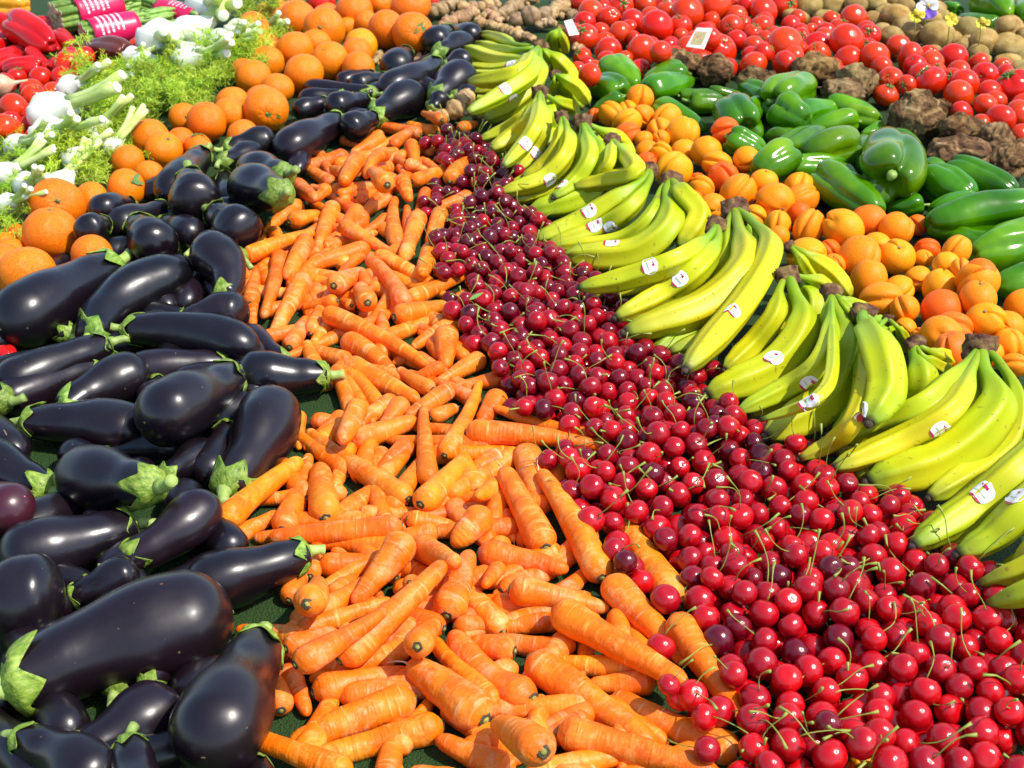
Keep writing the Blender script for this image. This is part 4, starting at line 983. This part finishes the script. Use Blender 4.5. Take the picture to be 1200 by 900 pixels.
def green_leaf(px, py):
    P, z = unproj(px, py, .056); o = mk_obj('leaf', LEAF, None, Matrix.Translation(Vector(P)) @ Matrix.Rotation(.6, 4, 'Z') @ Matrix.Rotation(-.2, 4, 'Y') @ Matrix.Scale(.022, 4), (2.2, 1.8, 2.5))
    thing(o, 'leaf', 'small pale green leaf lying on the cherries beside the carrots', px, py, None, [], 12)
green_leaf(550, 352)
print('cherries', len(cher), 'visible', int((cnt > 3).sum()), 'balls', NSP)
# ---------------------------------------------------------------- fennel
def frond_geo(k):
    r = random.Random(k); parts_v = []; parts_f = []
    def ribbon(pts, w):
        o = len(parts_v); n = len(pts)
        for i, p in enumerate(pts):
            ww = w * (1 - .6 * i / (n - 1)); sd = Vector((r.uniform(-1, 1), r.uniform(-1, 1), r.uniform(-.4, .4))).normalized() if i == 0 else sd
            parts_v.append(tuple(p - sd * ww)); parts_v.append(tuple(p + sd * ww))
        for i in range(n - 1): a = o + 2 * i; parts_f.append((a, a + 1, a + 3, a + 2))
    main = [Vector((.012 * math.sin(k + 3 * q), .03 * q * q, .085 * q)) for q in (0, .2, .4, .6, .8, 1)]
    ribbon(main, .0016)
    for b_ in range(22):
        q = r.uniform(.12, 1); base = Vector((.012 * math.sin(k + 3 * q), .03 * q * q, .085 * q)); a = r.uniform(0, 2 * PI); d = Vector((math.cos(a), math.sin(a), r.uniform(-.1, .9))).normalized(); l = r.uniform(.018, .042) * (1.15 - .5 * q)
        mid = [base + d * l * s + Vector((0, 0, -.006 * s * s)) for s in (0, .35, .7, 1)]; ribbon(mid, .001)
        for c in range(16):
            s = r.uniform(.2, 1); p = base + d * l * s; e = (d * .6 + Vector((r.uniform(-1, 1), r.uniform(-1, 1), r.uniform(-.6, 1)))).normalized(); f = r.uniform(.006, .016)
            ribbon([p, p + e * f * .5, p + e * f + Vector((0, 0, -.002))], .0008)
    return parts_v, parts_f
FRM = [mk_mesh('frond', *frond_geo(k), MT['fennel_frond'], False) for k in range(6)]
FE = []
for i, (bx, by, sx, sy, w) in enumerate(FEN):
    R = w / 2 / (1.154 * (by + 493)); hb = R * .75 + (.018 if i < 9 else .022); P0, _ = unproj(bx, by, hb); P1, _ = unproj(sx, sy, hb * 1.35 + (.02 if i > 8 else .01))
    d = P1 - P0; L = float(np.linalg.norm(d)); u = d / L
    root = empty('fennel', (P0[0], P0[1], 0)); off = Vector((P0[0], P0[1], 0))
    Mx = frame(P0 - u * R * .9, P1); Mx.translation -= off
    R *= 1.3; bl = R * 2.2; xs = [bl * q for q in (0, .02, .06, .12, .2, .3, .42, .54, .66, .78, .9, 1)]; rs = [.25, .45, .62, .78, .92, 1, .98, .88, .72, .56, .45, .40]
    ph = U(0, 6)
    V, Fc = lathe(xs, lambda q, th: R * rs[q] * (1 + .05 * math.sin(2 * th + ph + 4 * q / 11) + .05 * (abs(((th + ph + .35 * q / 11) * 5 / (2 * PI)) % 1 - .5) * 2) ** 3) * (1.0 if abs(math.sin(th)) < .7 else .86), 40)
    mk_obj('bulb', mk_mesh('bulb', V, Fc, MT['fennel_bulb']), root, Mx)
    X = Vector(u)
    for q in range(random.choice([3, 3, 4])):
        sp = Vector((U(-.35, .35), U(-.25, .3), U(-.05, .45))); st = Vector(P0) - off + X * bl * .45 + sp * R * .6; l = L * U(.45, .8) + R * .4; rr = R * U(.17, .26)
        pts = [st + (X + sp * .55 * k_) * l * k_ for k_ in (0, .25, .5, .75, 1)]
        s = mk_obj('stalk', mk_mesh('stalk', *tube(pts, [rr * 1.35, rr * 1.1, rr, rr, rr * 1.05], 10), MT['fennel_stalk']), root, None, tint(U(.85, 1.2)))
        T = (pts[-1] - pts[-2]).normalized(); mk_obj('cut_end', mk_mesh('cut_end', *tube([pts[-1] + T * .0003, pts[-1] + T * .0016], [rr * 1.0, rr * .9], 10), MT['stalk_cut']), s)
    FE.append((root, off, (bx + sx) / 2, (by + sy) / 2))
    thing(root, 'fennel', 'fennel with ' + ('plump ' if R > .03 else 'slim ' if R < .019 else '') + 'white bulb', bx, by, 'fennel bulbs at upper left', ['stalks to the ' + dir_words((bx, by), (sx, sy))], w)
for j, (x, y) in enumerate(FRN):
    if any(math.hypot(f[0] - x, f[1] - y) < f[4] * .62 for f in FEN): continue
    root, off, _, _ = min(FE, key=lambda f: math.hypot(f[2] - x, f[3] - y))
    for q in range(6):
        P, _ = unproj(x + U(-9, 9), y + U(-5, 8), U(.0, .02)); s = U(.5, .85)
        M = Matrix.Translation(Vector(P) - off) @ toward(U(-.8, 1.2), U(-1.3, .2), U(.35, 1.0)) @ Matrix.Scale(s, 4)
        g = U(.75, 1.3); mk_obj('frond', random.choice(FRM), root, M, (g * U(.85, 1.2), g, g * U(.7, 1.1)))
# ---------------------------------------------------------------- asparagus bundles
def asparagus(p0, p1, w, wr, label_bits, spears=26, h=0):
    R = w / 2 / (1.154 * (p0[1] + 493)); P0, _ = unproj(*p0, R + h); P1, _ = unproj(*p1, R + h); L = float(np.linalg.norm(P1 - P0))
    root = empty('asparagus_bundle', (P0[0], P0[1], 0)); off = Vector((P0[0], P0[1], 0)); M = frame(P0, P1); M.translation -= off
    rs = R * .19
    for i in range(spears):
        rr = R * .82 * math.sqrt((i + .5) / spears); a = i * 2.4; c = Vector((U(-.1, .05) * R, rr * math.cos(a), rr * math.sin(a))); l = L * U(.93, 1.05)
        parts = [tube([c + Vector((l * q, 0, 0)) for q in (0, .3, .6, .8, .88, .94, .98, 1)], [rs, rs, rs * .95, rs * .9, rs * 1.02, rs * .85, rs * .5, rs * .08], 7)]
        for q in range(7):
            x = l * (.25 + .1 * q); b_ = q * 2.1; pts = [c + Vector((x, rs * .9 * math.cos(b_), rs * .9 * math.sin(b_))), c + Vector((x + rs * 1.6, rs * 1.2 * math.cos(b_), rs * 1.2 * math.sin(b_))), c + Vector((x + rs * 3, rs * .9 * math.cos(b_), rs * .9 * math.sin(b_)))]
            parts.append(tube(pts, [rs * .3, rs * .45, rs * .05], 4))
        s = mk_obj('spear', mk_mesh('spear', *merge(parts), MT['spear']), root, M, tint(U(.75, 1.35), .1))
        mk_obj('cut_end', mk_mesh('cut_end', *tube([c + Vector((-.0012, 0, 0)), c + Vector((-.0002, 0, 0))], [rs * .85, rs], 8), MT['spear_butt']), s)
    a0, a1 = L * wr[0], L * wr[1]; n = 36
    V = []; xs = np.linspace(a0, a1, 12)
    for x in xs:
        for j in range(n): th = 2 * PI * j / n; r = R * (1.04 + .02 * math.sin(3 * th + x * 60)); V.append((x, r * math.cos(th), r * math.sin(th)))
    for x in xs[::-1]:
        for j in range(n): th = 2 * PI * j / n; r = R * (1.02 + .02 * math.sin(3 * th + x * 60)); V.append((x, r * math.cos(th), r * math.sin(th)))
    Fc = grid_faces(24, n); Fc += [(23 * n + j, 23 * n + (j + 1) % n, (j + 1) % n, j) for j in range(n)]
    wp = mk_obj('wrap', mk_mesh('wrap', V, Fc, MT['wrap']), root, M)
    parts = []
    for q in range(5):
        x = a0 + (a1 - a0) * (.16 + .11 * q); th = -.3
        while th < 1.5:
            d = U(.05, .2); e = []
            for s in range(4):
                t2 = th + d * s / 3; r = R * 1.07
                e += [(x, -r * math.sin(t2 - .2), r * math.cos(t2 - .2)), (x + (a1 - a0) * .045, -r * math.sin(t2 - .2), r * math.cos(t2 - .2))]
            parts.append((e, grid_faces(4, 2, False))); th += d + .05
    mk_obj('print', mk_mesh('print', *merge(parts), MT['white_print'], False), wp, None)
    thing(root, 'asparagus', 'bunch of green asparagus in a pink wrap', *proj((P0 + P1) / 2)[:2], 'wrapped asparagus bundles at top left', label_bits, w)
asparagus((66, 22), (178, -2), 40, (.16, .62), ['nearest the red peppers, cut ends showing'])
asparagus((98, 42), (205, 22), 34, (.06, .56), ['lying in front of the other bunches'])
asparagus((236, 26), (150, 2), 30, (.05, .52), ['beside the fennel bulbs'])
# ---------------------------------------------------------------- single small things
def onion(px, py, r):
    P, R = place_ball(px, py, r); V, Fc = lathe([R * q for q in (-1, -.96, -.8, -.5, -.1, .3, .65, .9, 1.2, 1.7, 2.3)], lambda i, th: R * [.05, .3, .62, .9, 1, .95, .7, .42, .2, .12, .09][i] * (1 + .03 * math.sin(7 * th)), 30)
    o = mk_obj('onion', mk_mesh('onion', V, Fc, MT['onion_skin']), None, Matrix.Translation(Vector(P)) @ Matrix.Rotation(.35, 4, 'Z') @ Matrix.Rotation(-.1, 4, 'Y'), (1, 1, 1))
    V, Fc = merge([tube([(-R, 0, 0), (-R * 1.15, R * U(-.3, .3), R * U(-.3, .3)), (-R * 1.3, R * U(-.5, .5), R * U(-.5, .5))], [.001, .0006, .0003], 4) for _ in range(8)])
    mk_obj('root_hairs', mk_mesh('root_hairs', V, Fc, MT['rootlet']), o)
    thing(o, 'onion', 'pale beige onion with a dry neck between peppers and tomatoes', px, py, None, [], r)
onion(2, 100, 13)
def card(px, py, w, h, rz, label, printed, hz=.055):
    P, z = unproj(px, py, hz); k = z / F; a, b_, c = w * k / 2, h * k / 2, .0008
    V = [(x, y, zz) for zz in (-c, c) for x, y in ((-a, -b_ * .85), (a, -b_), (a, b_), (-a * .7, b_))]
    Fc = [(3, 2, 1, 0), (4, 5, 6, 7), (0, 1, 5, 4), (1, 2, 6, 5), (2, 3, 7, 6), (3, 0, 4, 7)]
    M = Matrix.Translation(Vector(P)) @ Matrix.Rotation(rz, 4, 'Z') @ Matrix.Rotation(math.radians(38), 4, 'X') @ Matrix.Rotation(math.radians(-8), 4, 'Y')
    o = mk_obj('card', mk_mesh('card', V, Fc, MT['card'], False), None, M, (1, 1, 1))
    if printed:
        V = [(x * .62, y * .62, c + .0004) for x, y in ((-a, -b_), (a, -b_), (a, b_), (-a, b_))]; mk_obj('print', mk_mesh('print', V, [(0, 1, 2, 3)], MT['card_print'], False), o)
    thing(o, 'card', label, px, py, None, [], w)
card(819, 45, 24, 30, -.5, 'small cream card with a printed picture lying on the tomatoes', True, .085)
card(669, 33, 12, 22, .5, 'plain pale card standing between the ginger and the tomatoes', False, .07)
def pansy(px, py, r, col, col2, label):
    P, z = unproj(px, py, .075); R = r * z / F; root = empty('pansy', (P[0], P[1], 0)); M0 = Matrix.Translation((0, 0, P[2])) @ toward(.05, -.9, .6)
    for i, (a, s, c) in enumerate([(70, 1, col2), (110, 1, col2), (180, .9, col), (0, .9, col), (270, 1.05, col)]):
        a = math.radians(a); V = [(0, 0, .002 * i)]; n = 14
        for j in range(n): t = 2 * PI * j / n; x = .52 + .5 * math.cos(t); y = .5 * math.sin(t) * (.8 + .3 * x); V.append((R * s * (x * math.cos(a) - y * math.sin(a)), R * s * (x * math.sin(a) + y * math.cos(a)), .0012 * i + R * .12 * math.sin(3 * t) + R * .08 * x))
        Fc = [(0, 1 + j, 1 + (j + 1) % n) for j in range(n)]; m = len(V); V += [(x, y, z_ - .0006) for x, y, z_ in V]; Fc += [tuple(q + m for q in reversed(f)) for f in Fc]
        mk_obj('petal', mk_mesh('petal', V, Fc, MT['petal']), root, M0, c)
    mk_obj('centre', mk_mesh('centre', *uvsphere(8, 5, lambda a, p: (R * .14 * math.sin(a) * math.cos(p), R * .14 * math.sin(a) * math.sin(p), .008 + R * .1 * math.cos(a))), MT['petal']), root, M0, (.8, .55, .02))
    mk_obj('stem', mk_mesh('stem', *tube([(0, .004, P[2] - .002), (.005, .012, P[2] * .5), (.0, .03, .0)], .0012, 6), MT['cherry_stem']), root)
    thing(root, 'flower', label, px, py, None, [], r)
pansy(1086, 8, 15, (.9, .9, .88), (.16, .07, .5), 'white and purple pansy flower behind the potatoes')
pansy(1074, 19, 9, (.8, .66, .03), (.8, .66, .03), 'yellow pansy flower below the white and purple one')
pansy(1114, 24, 9, (.7, .58, .03), (.7, .58, .03), 'yellow pansy flower between two potatoes')
pansy(1151, 28, 8, (.75, .66, .05), (.75, .66, .05), 'yellow pansy flower in front of the green peppers')
# ---------------------------------------------------------------- labels
NEAR = {}
PLURAL = {'aubergine': 'aubergine', 'carrot': 'carrot', 'cherry': 'cherry', 'banana bunch': 'bananas', 'tomato': 'tomato', 'orange': 'orange', 'apricot': 'apricot', 'pepper': 'pepper', 'celeriac root': 'celeriac', 'potato': 'potato', 'ginger': 'ginger', 'fennel': 'fennel', 'asparagus': 'asparagus', 'onion': 'onion', 'card': 'card', 'flower': 'pansy'}
TEN = ['one tenth', 'one fifth', 'three tenths', 'two fifths', 'halfway', 'three fifths', 'seven tenths', 'four fifths', 'nine tenths']
def where(it):
    i, j = int(round(it['px'] / 120)), int(round(it['py'] / 90))
    a = 'at left edge' if i <= 0 else 'at right edge' if i >= 10 else TEN[i - 1] + ' across'
    c = 'at top edge' if j <= 0 else 'at bottom edge' if j >= 10 else TEN[j - 1] + ' down'
    return a + ', ' + c
def sub(it):
    u = it['px'] / 120; v = it['py'] / 90; u -= round(u); v -= round(v)
    if abs(u) < .17 and abs(v) < .17: return 'middle one'
    return ('upper' if v < -.17 else 'lower' if v > .17 else '') + (' ' if abs(v) > .17 and abs(u) > .17 else '') + ('left' if u < -.17 else 'right' if u > .17 else '') + ' one'
for it in ITEMS:
    if it['o'].get('group') is None or it['cat'] in ('asparagus',): it['label'] = it['base'] + (', ' + it['bits'][0] if it['bits'] else ''); continue
    nb = None; bd = 1e9
    for jt in ITEMS:
        if jt is it or jt['cat'] == it['cat']: continue
        d = math.hypot(it['px'] - jt['px'], it['py'] - jt['py']) - (it['w'] + jt['w']) * .55
        if d < bd: bd, nb = d, jt
    near = ''
    if bd < 2 and it['cat'] != 'cherry':
        nm = PLURAL[nb['cat']]; near = ', beside ' + ('' if nm in ('bananas', 'fennel', 'celeriac', 'ginger', 'asparagus') else 'an ' if nm[0] in 'aoe' else 'a ') + nm
    bt = it['bits'][0].replace(' to the top', ' pointing up').replace(' to the bottom', ' pointing down').replace(' to the ', ' ') if it['bits'] else ''
    A = it['base'] + (', ' + bt if bt else ''); B = it['base']
    it['opts'] = [A + near, A + near + ', ' + where(it), A + ', ' + where(it), A + ', ' + where(it) + ', ' + sub(it), B + ', ' + where(it) + ', ' + sub(it)]
todo = [it for it in ITEMS if 'opts' in it]
for lev in range(5):
    c = {}
    for it in todo: c[it['opts'][lev]] = c.get(it['opts'][lev], 0) + 1
    rest = []
    for it in todo:
        l = it['opts'][lev]
        if c[l] == 1 and 4 <= len(l.split()) <= 16: it['label'] = l
        else: rest.append(it)
    todo = rest
groups = {}
for it in todo:
    l = it['opts'][3] if len(it['opts'][3].split()) <= 14 else it['opts'][4]
    groups.setdefault(l, []).append(it)
used = {it['label'] for it in ITEMS if 'label' in it}
for l, L in groups.items():
    L.sort(key=lambda q: q['px']); stem = l.rsplit(', ', 1)[0]; sb = l.rsplit(', ', 1)[1].replace(' one', '')
    names = ['%s'] if len(L) == 1 else ['%s, left', '%s, right'] if len(L) == 2 else ['%s, left', '%s, centre', '%s, right'] if len(L) == 3 else ['%s, leftmost', '%s, second left'] + ['%s, centre', '%s, centre right', '%s, further right'][:len(L) - 3] + ['%s, rightmost']
    for it, nm in zip(L, names + ['%s'] * 9):
        q = nm % l
        while q in used: q = q + ' again' if False else q.replace(' one', ' member') if ' one' in q else q + ' side'
        used.add(q); it['label'] = q
for it in ITEMS: it['o']['label'] = it['label'] if len(it['label'].split()) <= 16 else it['label'].replace(' low in the heap', '').replace(', beside', ' beside').replace(' across', '').replace(' showing', '').replace(' with pale', ', pale').replace('ripe ', '')
# ---------------------------------------------------------------- light, sky, camera
SUN = Vector((.51, -.20, .82)).normalized()
el = math.asin(SUN.z)
sun = bpy.data.lights.new('sun', 'SUN'); sun.energy = SUN_E; sun.angle = math.radians(.5); sun.color = (1, .95, .86)
so = bpy.data.objects.new('sun', sun); link(so); so.rotation_euler = SUN.to_track_quat('Z', 'Y').to_euler(); so.location = (2, -1, 4)
w = bpy.data.worlds.new('World'); scene.world = w; w.use_nodes = True; nt = w.node_tree; bg = nt.nodes['Background']
sky = nt.nodes.new('ShaderNodeTexSky'); sky.sky_type = 'NISHITA'; sky.sun_disc = False; sky.sun_elevation = el; sky.sun_rotation = math.atan2(SUN.x, SUN.y)
nt.links.new(sky.outputs[0], bg.inputs[0]); bg.inputs[1].default_value = SKY_E
cam = bpy.data.cameras.new('camera'); cam.sensor_width = 36; cam.lens = 36 * F / 1200; cam.clip_start = .05; cam.clip_end = 60; cam.dof.use_dof = True; cam.dof.focus_distance = 1.25; cam.dof.aperture_fstop = 18
co = bpy.data.objects.new('camera', cam); link(co); co.location = (0, 0, H); co.rotation_euler = (PI / 2 - TH, 0, 0); scene.camera = co
vs = scene.view_settings; vs.view_transform = 'Standard'; vs.look = 'None'; vs.exposure = EXPO; vs.gamma = 1; vs.use_curve_mapping = False
scene.render.resolution_x = 1024; scene.render.resolution_y = 768
scene.cycles.max_bounces = 8; scene.cycles.diffuse_bounces = 5
